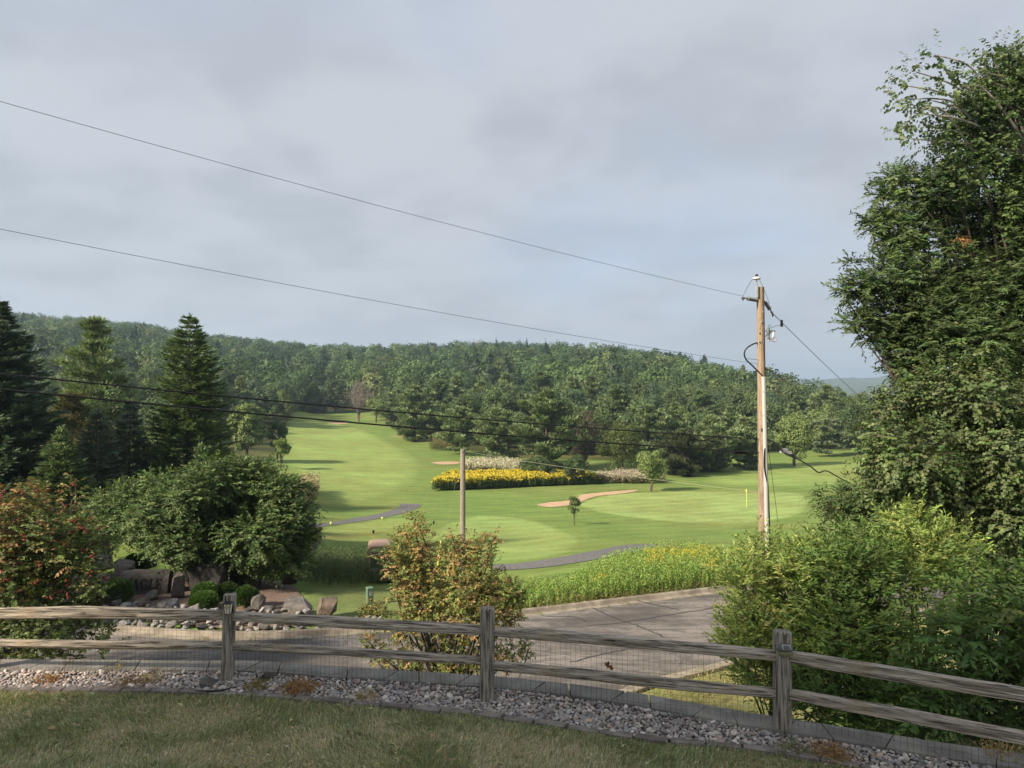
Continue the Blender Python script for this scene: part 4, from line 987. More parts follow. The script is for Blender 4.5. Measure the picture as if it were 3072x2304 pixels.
# ---- spreading maples
MP = dict(dens=430, ln=.5, nl=11, lL=.15, lW=.068, upw=.35, droop=.3, ldroop=.12, side=.8, pal=[(.085, .135, .045), (.105, .155, .052), (.068, .112, .038), (.13, .178, .062)], bjit=.12, flat=.75, surf=.4, nup=.7, dome=.6)
mp1 = [(470, 1560, 80), (540, 1530, 100), (600, 1480, 85), (690, 1440, 80), (770, 1430, 62), (840, 1470, 55), (760, 1510, 110), (660, 1540, 110), (870, 1545, 66), (895, 1600, 45), (560, 1620, 90), (660, 1630, 100), (770, 1610, 105), (860, 1640, 70), (700, 1690, 70), (600, 1690, 55), (810, 1690, 60), (880, 1690, 38), (500, 1620, 60), (925, 1610, 26), (740, 1720, 40), (900, 1470, 24)]
mb0 = (P(720, 1760, 29)[0], 29.0, -4.05)
mkleafy("spreading_maple", "wide spreading green maple over the dark boulders", "tree", mp1, 28.5, MP, mb0, .13, seed=16, dj=1.0)
mp2 = [(300, 1530, 50), (350, 1500, 60), (420, 1490, 62), (470, 1450, 45), (390, 1550, 75), (310, 1580, 50), (450, 1550, 70), (360, 1610, 48), (520, 1460, 40), (430, 1610, 42)]
mkleafy("spreading_maple", "smaller spreading maple behind the shrub with red berries", "tree", mp2, 34.0, dict(MP, dens=190), (P(430, 1680, 35)[0], 35.0, gz(P(430, 1680, 35)[0], 35)), .11, seed=17, dj=1.0)

# ---- conifers
def spruce(H, Rr, seed, pal, tl=.34, tw=.10, dens=1.0, narrow=.9, low=.03, irr=.22, up_=.0):
    rg = np.random.default_rng(seed); C = []; A_ = []; Nn = []; Cl = []; Ls = []
    tr = MB().add(*tube([(0, 0, -.5), (0, 0, H * .5), (0, 0, H * .985)], (H * .016, H * .009, .012), 7))
    nlev = int(H / .22); az0 = 0
    for i in range(nlev):
        t = low + (1 - low) * (i + rg.uniform(-.3, .3)) / nlev; t = min(max(t, low), .985)
        R_ = Rr * (1 - t) ** narrow + .18; nb = int(12 + 8 * (1 - t))
        for k in range(nb):
            a = rg.uniform(0, 6.283); r = (R_ * (1 - .35 * max(0, t - .8) / .2)) * rg.uniform(1 - irr * 1.5, 1 + irr * .45) * (1 + .10 * math.sin(3 * a + i * .15 + seed))
            tz = t * H + rg.uniform(-.3, .3) * (1.05 - t); o = np.array((math.cos(a), math.sin(a), 0)); sd_ = np.array((-o[1], o[0], 0)); dr = rg.uniform(.05, .5) * (1 - .8 * t) - up_; 
            m = max(5, int(dens * (6 + r * 11))); f = rg.uniform(.12, 1, m) ** .75; f[:2] = 1
            tip_up = .22 * f ** 3
            base = np.outer(f * r, o) + np.outer((-dr * f + tip_up) * r, UP) + np.outer(rg.uniform(-1, 1, m) * (1.02 - f) * r * .42, sd_) + UP * tz
            sg = rg.choice((-1, 1), m)[:, None] * rg.uniform(.1, .9, (m, 1))
            C.append(base); A_.append(norm(o * .8 + sd_ * sg + UP * rg.uniform(-.1, .6, (m, 1)))); Nn.append(norm(UP + .45 * rg.standard_normal((m, 3))))
            Cl.append(np.full(m, rg.uniform(.8, 1.15))); Ls.append(np.full(m, .65 + .35 * min(1, r / 1.2)))
    # leader shoots
    m = 90; f_ = rg.uniform(0, 1, m); sp_ = (.05 + .28 * (1 - f_))[:, None]; C.append(np.column_stack([rg.normal(0, 1, (m, 2)) * sp_ * .7, (.90 + .10 * f_) * H])); A_.append(norm(rg.normal(0, .5, (m, 3)) + UP * .8)); Nn.append(rdir(rg, m)); Cl.append(np.full(m, 1.1)); Ls.append(np.full(m, .75))
    C = np.concatenate(C); A_ = np.concatenate(A_); Nn = np.concatenate(Nn); Cl = np.concatenate(Cl); Ls = np.concatenate(Ls); n = len(C)
    V, Fc = cards(C, A_, Nn, tl * Ls * rg.uniform(.8, 1.25, n), tw * Ls * rg.uniform(.8, 1.3, n))
    c = np.clip(pick(rg, n, pal, None, .15) * Cl[:, None], .003, .9)
    return MB().add(V, Fc, 0, np.repeat(c, 4, 0)), tr
def pine(H, Rr, seed, pal, tl=.42, tw=.09, whorl=.75, bare=.12, full=1.0, nb=(5, 7), per=34):
    rg = np.random.default_rng(seed); C = []; A_ = []; Cl = []; tr = MB().add(*tube([(0, 0, -.5), (rg.normal(0, .1), rg.normal(0, .1), H * .5), (0, 0, H * .97)], (H * .018, H * .011, .02), 7))
    z = bare * H
    while z < H * .99:
        t = (z - bare * H) / (H * (1 - bare)); env = math.sin(math.pi * min(1, (t * .82 + .17))) ** .75 * (1 - .55 * t ** 3)
        for k in range(rg.integers(*nb)):
            a = rg.uniform(0, 6.283); r = Rr * env * rg.uniform(.35, 1.25) + .25; o = np.array((math.cos(a), math.sin(a), 0)); rise = rg.uniform(.0, .35) + .5 * t
            q = lambda f: o * (f * r) + UP * (z + rise * f * f * r)
            tr.add(*tube([q(0), q(.5), q(.95)], (.05 * (1 - t) + .015, .03, .01), 4))
            nc = max(2, int(r * 2.2 * full))
            for j in range(nc):
                f = rg.uniform(.3, 1); cc = q(f) + np.array((rg.normal(0, .2), rg.normal(0, .2), rg.normal(.05, .1))) * (r * .32 + .1); cr = rg.uniform(.16, .36) * (.7 + r * .13)
                d = rdir(rg, per); d[:, 2] *= .45; C.append(cc + d * cr * 1.3); A_.append(norm(d * .9 + o * .35 + UP * .6)); Cl.append(np.full(per, rg.uniform(.75, 1.2)))
        z += whorl * rg.uniform(.75, 1.2) * (1 - .35 * t)
    C = np.concatenate(C); A_ = np.concatenate(A_); Cl = np.concatenate(Cl); n = len(C)
    V, Fc = cards(C, A_, norm(UP * .5 + rdir(rg, n) * .8), tl * rg.uniform(.7, 1.2, n), tw * rg.uniform(.8, 1.3, n))
    return MB().add(V, Fc, 0, np.repeat(np.clip(pick(rg, n, pal, None, .15) * Cl[:, None], .003, .9), 4, 0)), tr
def broad(H, Rr, seed, pal, nblob=30, card=0.29, per=170, trunk=.18, shape=1.0, sparse=0.0, wts=None, tr_r=.02):
    rg = np.random.default_rng(seed); tr = MB(); B = []; cz = H * (trunk + (1 - trunk) * .5); rz = H * (1 - trunk) * .5
    for k in range(nblob):
        d = rdir(rg, 1)[0]; f = rg.uniform(.45, .86); w_ = 1.0 if d[2] < 0 else 1 - .25 * d[2] ** 2 * shape
        B.append((np.array((d[0] * Rr * f * w_, d[1] * Rr * f * w_, cz + d[2] * rz * f)), rg.uniform(.22, .40) * min(Rr, rz)))
    limbs(tr, (0, 0, -.4), [b[0] for b in B[:: max(1, nblob // 12)]], H * tr_r, .4, rg, n=5)
    C = []; A_ = []; N_ = []; Cl = []
    for c_, r_ in B:
        m = int(per * 1.35 * (1 - sparse)); d = rdir(rg, m); d[:, 2] = np.abs(d[:, 2]) * rg.choice((1, 1, -.6), m)
        C.append(c_ + d * r_ * rg.uniform(.7, 1.1, (m, 1))); A_.append(norm(np.cross(d, rdir(rg, m)) + d * .3 - UP * .25)); N_.append(norm(d + .55 * rdir(rg, m) + UP * .3)); Cl.append(np.full(m, rg.uniform(.82, 1.16)))
    C = np.concatenate(C); n = len(C); A_ = np.concatenate(A_); C = C - A_ * card * .5
    V, Fc = cards(C, A_, np.concatenate(N_), card * rg.uniform(.6, 1.25, n), card * .62 * rg.uniform(.6, 1.2, n))
    return MB().add(V, Fc, 0, np.repeat(np.clip(pick(rg, n, pal, wts, .14) * np.concatenate(Cl)[:, None], .003, .9), 4, 0)), tr

def place(name, label, cat, crown, tr, loc, s=(1, 1, 1), rz=0, group=None, bark=M_BARK, leafm=M_LEAF):
    e = empty(name, loc, label, cat, group, rz); e.scale = s
    for nm, q, mm in (("crown", crown, leafm), ("trunk", tr, bark)):
        o = q.build(nm, mm, e) if isinstance(q, MB) else bpy.data.objects.new(nm, q)
        if not isinstance(q, MB): COL.objects.link(o); o.parent = e
    return e
def dims(px, top, base, hw, D):
    b = P(px, base, D); return b, (base - top) / F * D, hw / F * D
def put(kind, name, label, cat, px, top, base, hw, D, seed, pal, **kw):
    b, H, Rr = dims(px, top, base, hw, D); z = gz(b[0], D)
    H = H + (b[2] - z) if abs(b[2] - z) < 4 else H
    lm = M_LEAF if kind is broad else M_NEEDLE
    cr, tr = kind(H, Rr, seed, pal, **kw)
    return place(name, label, cat, cr, tr, (b[0], D, z), leafm=lm)
N_BLUE = [(.078, .118, .076), (.098, .142, .09), (.062, .098, .064)]
N_GREEN = [(.125, .18, .078), (.15, .21, .09), (.10, .15, .065)]
N_GREY = [(.125, .16, .115), (.15, .185, .135), (.10, .135, .09)]
N_PINE = [(.175, .235, .11), (.21, .265, .125), (.145, .20, .09)]
G_LIT = [(.17, .23, .075), (.20, .255, .085), (.14, .20, .066)]
put(spruce, "spruce_tree", "tall dark blue green spruce cut off by the left edge of the photo", "tree", -20, 900, 1560, 260, 40, 201, N_BLUE, tl=.5, tw=.14, dens=1.3, narrow=.8)
put(spruce, "spruce_tree", "tall pointed green spruce rising above the hills, left of the fairway", "tree", 562, 945, 1590, 165, 46, 202, N_GREEN, tl=.36, tw=.11, dens=1.6, narrow=.66, irr=.22)
put(pine, "white_pine", "white pine with ragged spreading top between the two tall spruces", "tree", 272, 958, 1420, 92, 68, 203, N_PINE, tl=.6, tw=.13, whorl=1.05, bare=.1, per=44)
put(spruce, "blue_spruce", "small grey blue spruce with pale tips below the white pine", "tree", 385, 1205, 1560, 95, 44, 204, N_GREY, tl=.36, tw=.11, dens=1.2)
put(spruce, "blue_spruce", "grey blue spruce left of another in front of the dark left spruce", "tree", 285, 1235, 1570, 105, 42, 205, N_GREY, tl=.36, tw=.11, dens=1.2)
put(spruce, "spruce_tree", "low dark spruce between the red berried shrub and the grey blue spruces", "tree", 180, 1290, 1590, 120, 38, 206, N_GREEN, tl=.4, tw=.12, dens=1.2)
put(broad, "bushy_tree", "light green bushy tree beside the tall pointed spruce", "tree", 470, 1240, 1520, 75, 52, 207, G_MID, nblob=36, card=0.24, per=187, trunk=.02)
put(spruce, "spruce_tree", "small dark spruce at the foot of the tall pointed spruce", "tree", 600, 1335, 1560, 55, 42, 208, N_GREEN, tl=.34, tw=.10, dens=1.2)
put(broad, "bushy_tree", "dark bushy tree half hidden under the white pine", "tree", 330, 1130, 1480, 110, 60, 209, G_DARK, nblob=40, card=0.29, per=187, trunk=.02)
put(spruce, "spruce_tree", "dark spruce filling the gap right of the tall pointed spruce", "tree", 652, 1330, 1540, 48, 50, 210, N_GREEN, tl=.38, tw=.11, dens=1.2)
put(broad, "bushy_tree", "dull green bushy tree right behind the tall pointed spruce", "tree", 655, 1275, 1470, 42, 75, 211, G_DARK + G_MID[:1], nblob=36, card=.29, per=170, trunk=.02)
put(pine, "white_pine", "brownish low pine branches under the white pine", "tree", 215, 1185, 1480, 85, 56, 212, [(.11, .105, .045), (.09, .105, .04), (.125, .10, .05)], tl=.5, tw=.11, bare=.05, per=36)
# trees along the long fairway
put(broad, "round_tree", "tall rounded light green tree at the left edge of the fairway", "tree", 742, 1197, 1396, 60, 130, 220, G_LIT, nblob=60, card=0.55, per=153, trunk=.10)
put(broad, "round_tree", "dark tree with bare trunk beside the rounded light tree", "tree", 832, 1258, 1384, 33, 134, 221, G_MID[:3], nblob=30, card=0.36, per=119, trunk=.28)
put(broad, "young_tree", "small light green young tree standing on the fairway edge", "tree", 842, 1312, 1402, 26, 122, 222, G_BRIGHT[:3], nblob=22, card=0.27, per=102, trunk=.36)
put(spruce, "spruce_tree", "dark spruce standing alone at the far end of the fairway", "tree", 938, 1150, 1256, 38, 306, 224, N_GREEN, tl=1.3, tw=.5, dens=.5)
put(broad, "round_tree", "greyish broad tree at the far end of the fairway", "tree", 1005, 1140, 1262, 48, 312, 225, G_GREY[2:] + G_DARK, nblob=40, card=0.79, per=102, trunk=.05)
put(broad, "round_tree", "rounded green tree with visible trunk right of the bare tree", "tree", 1128, 1190, 1280, 30, 268, 226, G_LIT, nblob=30, card=0.65, per=102, trunk=.22)
put(pine, "white_pine", "broad white pine beside the brown turf along the fairway", "tree", 1245, 1165, 1322, 66, 200, 227, N_PINE, tl=1.0, tw=.34, whorl=1.1, bare=.03, per=30, full=.8)
put(pine, "white_pine", "white pine at the edge of the woods behind the brown turf", "tree", 1190, 1175, 1292, 45, 238, 228, N_PINE, tl=1.1, tw=.4, whorl=1.2, bare=.03, per=26, full=.8)
put(pine, "white_pine", "low wide pine beside the reeds left of the short pole", "tree", 1385, 1228, 1368, 72, 168, 229, N_PINE, tl=.9, tw=.28, whorl=1.0, bare=.08, per=30, full=.9)
put(pine, "white_pine", "pine with yellowish shoots behind the pale plumed grass", "tree", 1490, 1232, 1400, 62, 150, 230, N_PINE, tl=.85, tw=.26, whorl=.95, bare=.03, per=32)
put(pine, "white_pine", "tallest spreading pine behind the yellow flower bed", "tree", 1640, 1180, 1420, 92, 138, 231, N_PINE + [(.08, .12, .04)], tl=.85, tw=.24, whorl=.95, bare=.03, per=34)
put(broad, "round_shrub", "low dark round shrub in front of the tallest pine", "shrub", 1612, 1362, 1424, 60, 118, 232, G_DARK, nblob=34, card=0.29, per=153, trunk=0)
put(broad, "pointed_shrub", "dark pointed shrub at the right end of the yellow flowers", "shrub", 1726, 1362, 1428, 40, 116, 233, G_DARK, nblob=30, card=0.29, per=136, trunk=0, shape=2.5)
put(broad, "bare_twiggy_tree", "reddish brown twiggy tree between the tallest pine and the yellowish tree", "tree", 1752, 1220, 1405, 62, 150, 234, [(.10, .075, .055), (.085, .07, .05), (.07, .075, .035)], nblob=40, card=0.36, per=119, trunk=.04)
put(broad, "broad_tree", "yellowish green broad tree right of the reddish twiggy tree", "tree", 1868, 1262, 1432, 76, 138, 235, [(.10, .125, .03), (.08, .105, .028), (.065, .09, .026)], nblob=46, card=0.36, per=153, trunk=.02)
put(pine, "white_pine", "soft round topped pine behind the yellowish broad tree", "tree", 1950, 1222, 1405, 62, 168, 236, N_PINE, tl=.9, tw=.3, whorl=.9, bare=.03, per=30)
put(broad, "small_tree", "small broad tree with short trunk standing right of the bunker", "tree", 1955, 1345, 1458, 48, 106, 237, G_LIT, nblob=36, card=0.30, per=136, trunk=.18)
put(broad, "round_tree", "pale green round tree standing above the pines", "tree", 2040, 1218, 1400, 45, 182, 238, G_LIT, nblob=34, card=0.50, per=119, trunk=.05)
put(pine, "white_pine", "brownish green pine beside the small broad tree", "tree", 2055, 1300, 1440, 84, 132, 239, [(.065, .08, .035), (.075, .09, .04), (.055, .07, .03)], tl=.8, tw=.22, whorl=.9, bare=.02, per=34)
put(pine, "white_pine", "dark pine left of the utility pole at the edge of the turf", "tree", 2140, 1255, 1440, 78, 140, 240, N_PINE[1:], tl=.85, tw=.24, whorl=.9, bare=.02, per=34)
put(pine, "white_pine", "pine seen just behind the utility pole", "tree", 2235, 1262, 1425, 66, 146, 241, N_PINE, tl=.85, tw=.24, whorl=.9, bare=.02, per=34)
put(broad, "broad_tree", "rust brown dead branched tree peeking beside the utility pole", "tree", 2256, 1270, 1330, 24, 152, 242, [(.20, .10, .055), (.16, .09, .05)], nblob=16, card=0.29, per=85, trunk=0)
put(broad, "round_tree", "rounded green tree with short trunk right of the utility pole", "tree", 2384, 1238, 1405, 58, 150, 243, G_LIT, nblob=46, card=0.43, per=144, trunk=.10)
put(pine, "white_pine", "rounded pine with short trunk beside the far right turf", "tree", 2487, 1262, 1385, 48, 172, 244, N_GREY[:2] + N_PINE, tl=.9, tw=.28, whorl=.9, bare=.1, per=32)
put(broad, "round_tree", "wide rounded tree behind the far right pine", "tree", 2480, 1210, 1385, 62, 196, 245, G_LIT, nblob=40, card=0.58, per=119, trunk=.04)
put(broad, "round_tree", "dark leafy tree partly hidden by the tall right trees", "tree", 2580, 1190, 1395, 70, 178, 246, G_DARK + G_MID, nblob=44, card=0.50, per=136, trunk=.05)
put(broad, "small_tree", "slim young tree with thin trunk in front of the bunker", "tree", 1723, 1484, 1573, 21, 71, 247, G_MID[:2], nblob=26, card=0.14, per=57, trunk=.34, tr_r=.008)
# bare grey tree at the end of the fairway
b, H, Rr = dims(1076, 1142, 1280, 46, 272); z = gz(b[0], 272); rg = np.random.default_rng(250); tr = MB()
tg = [np.array((math.cos(a) * Rr * f, math.sin(a) * Rr * f, H * (.35 + .62 * (1 - f * .7) * rg.uniform(.6, 1)))) for a, f in zip(rg.uniform(0, 6.28, 90), rg.uniform(.2, 1, 90))]
limbs(tr, (0, 0, -.3), tg, .17, .35, rg, n=4)
twm = noisy("dead_twig", (.17, .145, .125), (.24, .205, .18), 3)
V, Fc = cards(np.repeat(np.array(tg), 14, 0) + rg.normal(0, .8, (90 * 14, 3)), norm(rg.normal(0, 1, (90 * 14, 3)) + UP * .6), rdir(rg, 90 * 14), 1.3, .10)
e = empty("bare_tree", (b[0], 272, z), "bare pinkish grey dead tree at the end of the fairway", "tree"); tr.build("trunk", twm, e); MB().add(V, Fc).build("twigs", twm, e)
# ------------------------------------------------------------------ wooded hillside
HB = []; rgb = np.random.default_rng(300)
PALS = [[(.092, .138, .054), (.11, .158, .06), (.08, .122, .048)], G_DARK + G_MID[:2], [(.11, .155, .058), (.125, .175, .064)], [(.07, .115, .06), (.082, .128, .066)], G_GREY[2:] + G_DARK, [(.12, .16, .05), (.10, .145, .045)]]
for k in range(8):
    cr, tr = broad(14, (5.2, 4.6, 5.8, 5.0, 4.2, 5.5, 4.8, 5.0)[k], 310 + k, PALS[k % 6], nblob=36, card=.62, per=105, trunk=(.12, .06)[k % 2], shape=(1, 2, .6)[k % 3])
    HB.append((cr.mesh("hill_crown", M_LEAF), tr.mesh("hill_trunk", M_BARK)))
HP = []
for k in range(3):
    cr, tr = pine(15, (3.6, 4.2, 3.2)[k], 330 + k, (N_PINE, N_GREEN, N_PINE[:2])[k], tl=1.1, tw=.34, whorl=1.2, bare=.04, per=26, full=.8)
    HP.append((cr.mesh("hill_pine_crown", M_NEEDLE), tr.mesh("hill_pine_trunk", M_BARK)))
def wooded(u, D): return D > dmin(u) + 3
pos = []
for _ in range(40000):
    D = math.sqrt(rgb.uniform(60 ** 2, 470 ** 2)); u = rgb.uniform(-.80, .62)
    if D < dmin(u) + 8 or (u < -.33 and D < 150) or (-.43 < u < -.2 and 90 < D < 222) or (-.64 < u < -.4 and 92 < D < 150) or (u > .37 and D > 225 + max(0, (.48 - u)) * 1500): continue
    sp = 6.4 + D * .006
    if all((q[0] - u * D) ** 2 + (q[1] - D) ** 2 > sp * sp for q in pos): pos.append((u * D, D))
pos.sort(key=lambda q: q[1])
near, rest = pos[:280], pos[280:]
for i, (x, y) in enumerate(near):
    pn = rgb.uniform() < .17; k = rgb.integers(3 if pn else 8); cm, tm = (HP if pn else HB)[k]
    s = rgb.uniform(.66, 1.2); 
    if x / y < -.33 and y < 160: s *= .75
    place("hillside_pine" if pn else "hillside_tree", "pine among the crowded trees of the wooded hillside" if pn else "broadleaf tree among the crowded trees of the wooded hillside", "tree", cm, tm, (x, y, gz(x, y)), (s * rgb.uniform(.9, 1.15), s * rgb.uniform(.9, 1.15), s), rgb.uniform(0, 6.28), "pines of the wooded hillside" if pn else "broadleaf trees of the wooded hillside")
# everything farther up the slope reads as one wood
far_ = list(rest); grid = {}
D = 0
for _ in range(34000):
    D = math.sqrt(rgb.uniform(440 ** 2, 1010 ** 2)); u = rgb.uniform(-.80, .50)
    if u > .33: continue
    if u > .2 and D > 760: continue
    sp = 7.8 + D * .0045; key = (int(u * D / 12), int(D / 12)); ok = True
    for dx in (-1, 0, 1):
        for dy in (-1, 0, 1):
            for q in grid.get((key[0] + dx, key[1] + dy), ()):
                if (q[0] - u * D) ** 2 + (q[1] - D) ** 2 < sp * sp: ok = False
    if ok: grid.setdefault(key, []).append((u * D, D)); far_.append((u * D, D))
far_ = np.array(far_); n = len(far_)
tmpl = []
for k in range(8):
    m = 360; d = rdir(rgb, m); d[:, 2] = np.abs(d[:, 2]) * rgb.choice((1, 1, 1, -.5), m)
    ph = rgb.uniform(0, 6.28, 3); lump = 1 + .22 * np.sin(d[:, 0] * 4 + ph[0]) * np.sin(d[:, 1] * 4 + ph[1]) + .1 * np.sin(d[:, 2] * 8 + ph[2])
    C = d * (lump * rgb.uniform(.72, 1.02, m))[:, None] * (4.6, 4.6, 5.6) + (0, 0, 8.2)
    if k > 5: C = np.column_stack([C[:, :2] * (1.05 - np.clip((C[:, 2:] - 3) / 13, 0, 1)) * .85, C[:, 2] * 1.25 - 1])
    A_ = norm(np.cross(d, rdir(rgb, m)) - UP * .2); C = C - A_ * .6
    V, Fc = cards(C, A_, norm(d + .45 * rdir(rgb, m) + UP * .25), 1.08 * rgb.uniform(.6, 1.25, m), .8 * rgb.uniform(.7, 1.2, m)); tmpl.append(V)
tmpl = np.array(tmpl); kk = rgb.choice(8, n, p=(.15, .15, .15, .15, .15, .15, .05, .05)); kk = np.where((kk > 5) & (far_[:, 1] > 560), rgb.integers(0, 6, n), kk); a = rgb.uniform(0, 6.28, n); s = rgb.uniform(.75, 1.5, n)
B = tmpl[kk]; ca, sa = np.cos(a)[:, None], np.sin(a)[:, None]
hs = s * rgb.uniform(.9, 1.15, n)
V = np.stack([(B[..., 0] * ca - B[..., 1] * sa) * hs[:, None] + far_[:, :1], (B[..., 0] * sa + B[..., 1] * ca) * hs[:, None] + far_[:, 1:], B[..., 2] * s[:, None] + ground(far_[:, 0], far_[:, 1])[:, None]], -1)
allp = np.array([p for q in PALS for p in q]); tc_ = np.array([p for p in allp])[rgb.integers(0, len(allp), n)] * np.array((.80, .88, .80)) * rgb.uniform(.6, 1.3, (n, 1)) * (.85 + .4 * fbm(far_[:, 0] / 60, far_[:, 1] / 60, 15, 2))[:, None]
tc_ = np.where((kk > 5)[:, None], np.array((.045, .075, .035)) * rgb.uniform(.8, 1.2, (n, 1)), tc_); yl = rgb.uniform(0, 1, n) < .07; tc_[yl] = np.array((.13, .16, .055)) * rgb.uniform(.8, 1.15, (yl.sum(), 1))
lj = rgb.uniform(.82, 1.18, (n, 360, 1))
c = np.repeat((tc_[:, None] * lj).reshape(-1, 3), 4, 0)
tag(MB().add(V, np.arange(n * 1440).reshape(-1, 4), 0, c).build("distant_woods", M_LEAF), "continuous hazy green woods covering the ridge behind the golf course", "woods", kind='stuff')

# ------------------------------------------------------------------ tall weeds, flowers, grasses
def stalks(pts, h, rg, leaves, lL, lW, pal, head=None, headc=None, lean=.12, hs=.06, sp=None, sr=.006):
    n = len(pts); z = ground(pts[:, 0], pts[:, 1]); h = h * rg.uniform(.7, 1.15, n)
    base = np.column_stack([pts, z]); ln = np.column_stack([rg.normal(0, lean, (n, 2)), np.ones(n)])
    t = (np.arange(leaves) + .5) / leaves; t = .12 + .88 * t
    p = base[:, None] + ln[:, None] * (h[:, None] * t)[..., None]
    az = rg.uniform(0, 6.28, (n, 1)) + np.arange(leaves) * 2.4; ax = np.stack([np.cos(az), np.sin(az), .55 + .5 * t[None] * np.ones((n, 1))], -1) + .2 * rg.standard_normal((n, leaves, 3))
    V, Fc = cards(p.reshape(-1, 3), ax.reshape(-1, 3), (UP + .3 * rg.standard_normal((n * leaves, 3))), lL * rg.uniform(.7, 1.2, n * leaves) * np.tile(1.1 - .45 * t, n), lW * rg.uniform(.8, 1.2, n * leaves))
    c = np.repeat(np.repeat(pick(rg, n, pal, None, .16), leaves, 0), 4, 0)
    mb = MB().add(V, Fc, 0, c)
    # stems
    Vs, Fs = cards(base - (0, 0, .05), ln, rdir(rg, n) * (1, 1, .05), h, sr * 2, 0); mb.add(Vs, Fs, 0, np.repeat(pick(rg, n, pal, None, .1), 4, 0))
    if head is not None:
        k = np.where(head)[0]; m = 9
        if len(k):
            tp = base[k] + ln[k] * h[k][:, None]; q = np.repeat(tp, m, 0) + rg.normal(0, hs, (len(k) * m, 3)) * (1, 1, sp or .6)
            V, Fc = cards(q, rdir(rg, len(q)) + (0, 0, .2), UP + .8 * rdir(rg, len(q)), hs * 1.4, hs * 1.1); mb.add(V, Fc, 0, np.repeat(pick(rg, len(q), headc, None, .12), 4, 0))
    return mb
def scatter(poly, n, rg):
    lo, hi = poly.min(0), poly.max(0); q = rg.uniform(lo, hi, (int(n * 3), 2)); q = q[inside(q, poly)]; return q[:n]
rg = np.random.default_rng(400)
kf = lambda px: np.array([np.interp(((px - CX) / F), FAR[:, 0] / FAR[:, 1], FAR[:, 1])])
def band(pxs, backD, off=.35):
    a = []; b = []
    for px, d in zip(pxs, backD):
        u = (px - CX) / F; f = float(np.interp(u, FAR[:, 0] / FAR[:, 1], FAR[:, 1])) + off; a.append((u * f, f)); b.append((u * d, d))
    return np.array(a + b[::-1])
pw = band([1500, 1560, 1640, 1740, 1850, 1960, 2060, 2150, 2260], [28.6, 28.6, 28.8, 30.2, 33, 36, 36.5, 36, 36])
q = scatter(pw, 4600, rg); pxq = q[:, 0] / q[:, 1] * F + CX
fr = q[:, 1] - np.interp(q[:, 0] / q[:, 1], FAR[:, 0] / FAR[:, 1], FAR[:, 1])
hh = np.where(pxq < 1700, .60, .60 + .40 * np.clip((pxq - 1700) / 150, 0, 1)) * (1 + .25 * (fbm(q[:, 0] / 1.2, q[:, 1] / 1.2, 8, 2) - .5)) * np.clip(.42 + fr / 1.5, .3, 1)
hh *= np.where((pxq > 2120), .82, 1)
fl = (((np.abs(pxq - 2040) < 110) & (fr > 2.6) & (fr < 6.8)) | ((pxq > 2090) & (pxq < 2185) & (fr > .8) & (fr < 2.6)) | ((pxq > 1785) & (pxq < 1815) & (fr < 1.6))) & (rg.uniform(0, 1, len(q)) < .24)
tag(stalks(q, hh, rg, 17, .125, .042, [(.21, .31, .075), (.25, .345, .09), (.175, .265, .065)], fl, [(.55, .43, .05), (.48, .38, .05)], hs=.04).build("goldenrod_weeds", M_LEAF), "tall green goldenrod weeds with some yellow flowers beyond the road kerb", "weeds", kind='stuff')
pg = band([1480, 1600, 1720, 1850, 2000, 2200], [26.2, 26.6, 27.3, 28.0, 28.9, 30], .22); pg = pg
q = scatter(pg, 3000, rg); tag(stalks(q, np.full(len(q), .33), rg, 4, .16, .016, [(.24, .22, .09), (.17, .19, .06), (.30, .25, .12)], lean=.3).build("dry_grass_fringe", M_GRASS), "dry grass fringe between the road kerb and the tall weeds", "grass", kind='stuff')
gq = np.concatenate([FAR[28:66] + rg.normal(0, .12, (38, 2)) for _ in range(8)]); gq = gq[rg.uniform(0, 1, len(gq)) < .6]
tag(stalks(gq + (0, -.38), np.full(len(gq), .10), rg, 6, .10, .012, [(.20, .21, .07), (.14, .18, .05)], lean=.4).build("gutter_grass", M_GRASS), "short grass growing in the gutter seam of the road kerb", "grass", kind='stuff')
pk = np.array([hit(a, b, 20)[:2] for a, b in [(885, 1755), (960, 1762), (1060, 1764), (1180, 1756), (1290, 1750), (1300, 1700), (1150, 1690), (1000, 1690), (900, 1700)]])
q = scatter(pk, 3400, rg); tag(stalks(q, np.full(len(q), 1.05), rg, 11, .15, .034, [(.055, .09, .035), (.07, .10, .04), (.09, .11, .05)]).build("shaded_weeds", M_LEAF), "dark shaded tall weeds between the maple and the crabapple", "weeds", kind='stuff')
pv = NEAR[40:62]; q = np.concatenate([pv + rg.normal(0, .5, pv.shape) + (.9, -.9) for _ in range(30)]); tag(stalks(q, np.full(len(q), .42), rg, 4, .2, .014, [(.27, .24, .10), (.17, .19, .06), (.33, .27, .13)], lean=.35).build("verge_grass", M_GRASS), "dry tall grass on the verge at the near road edge", "grass", kind='stuff')
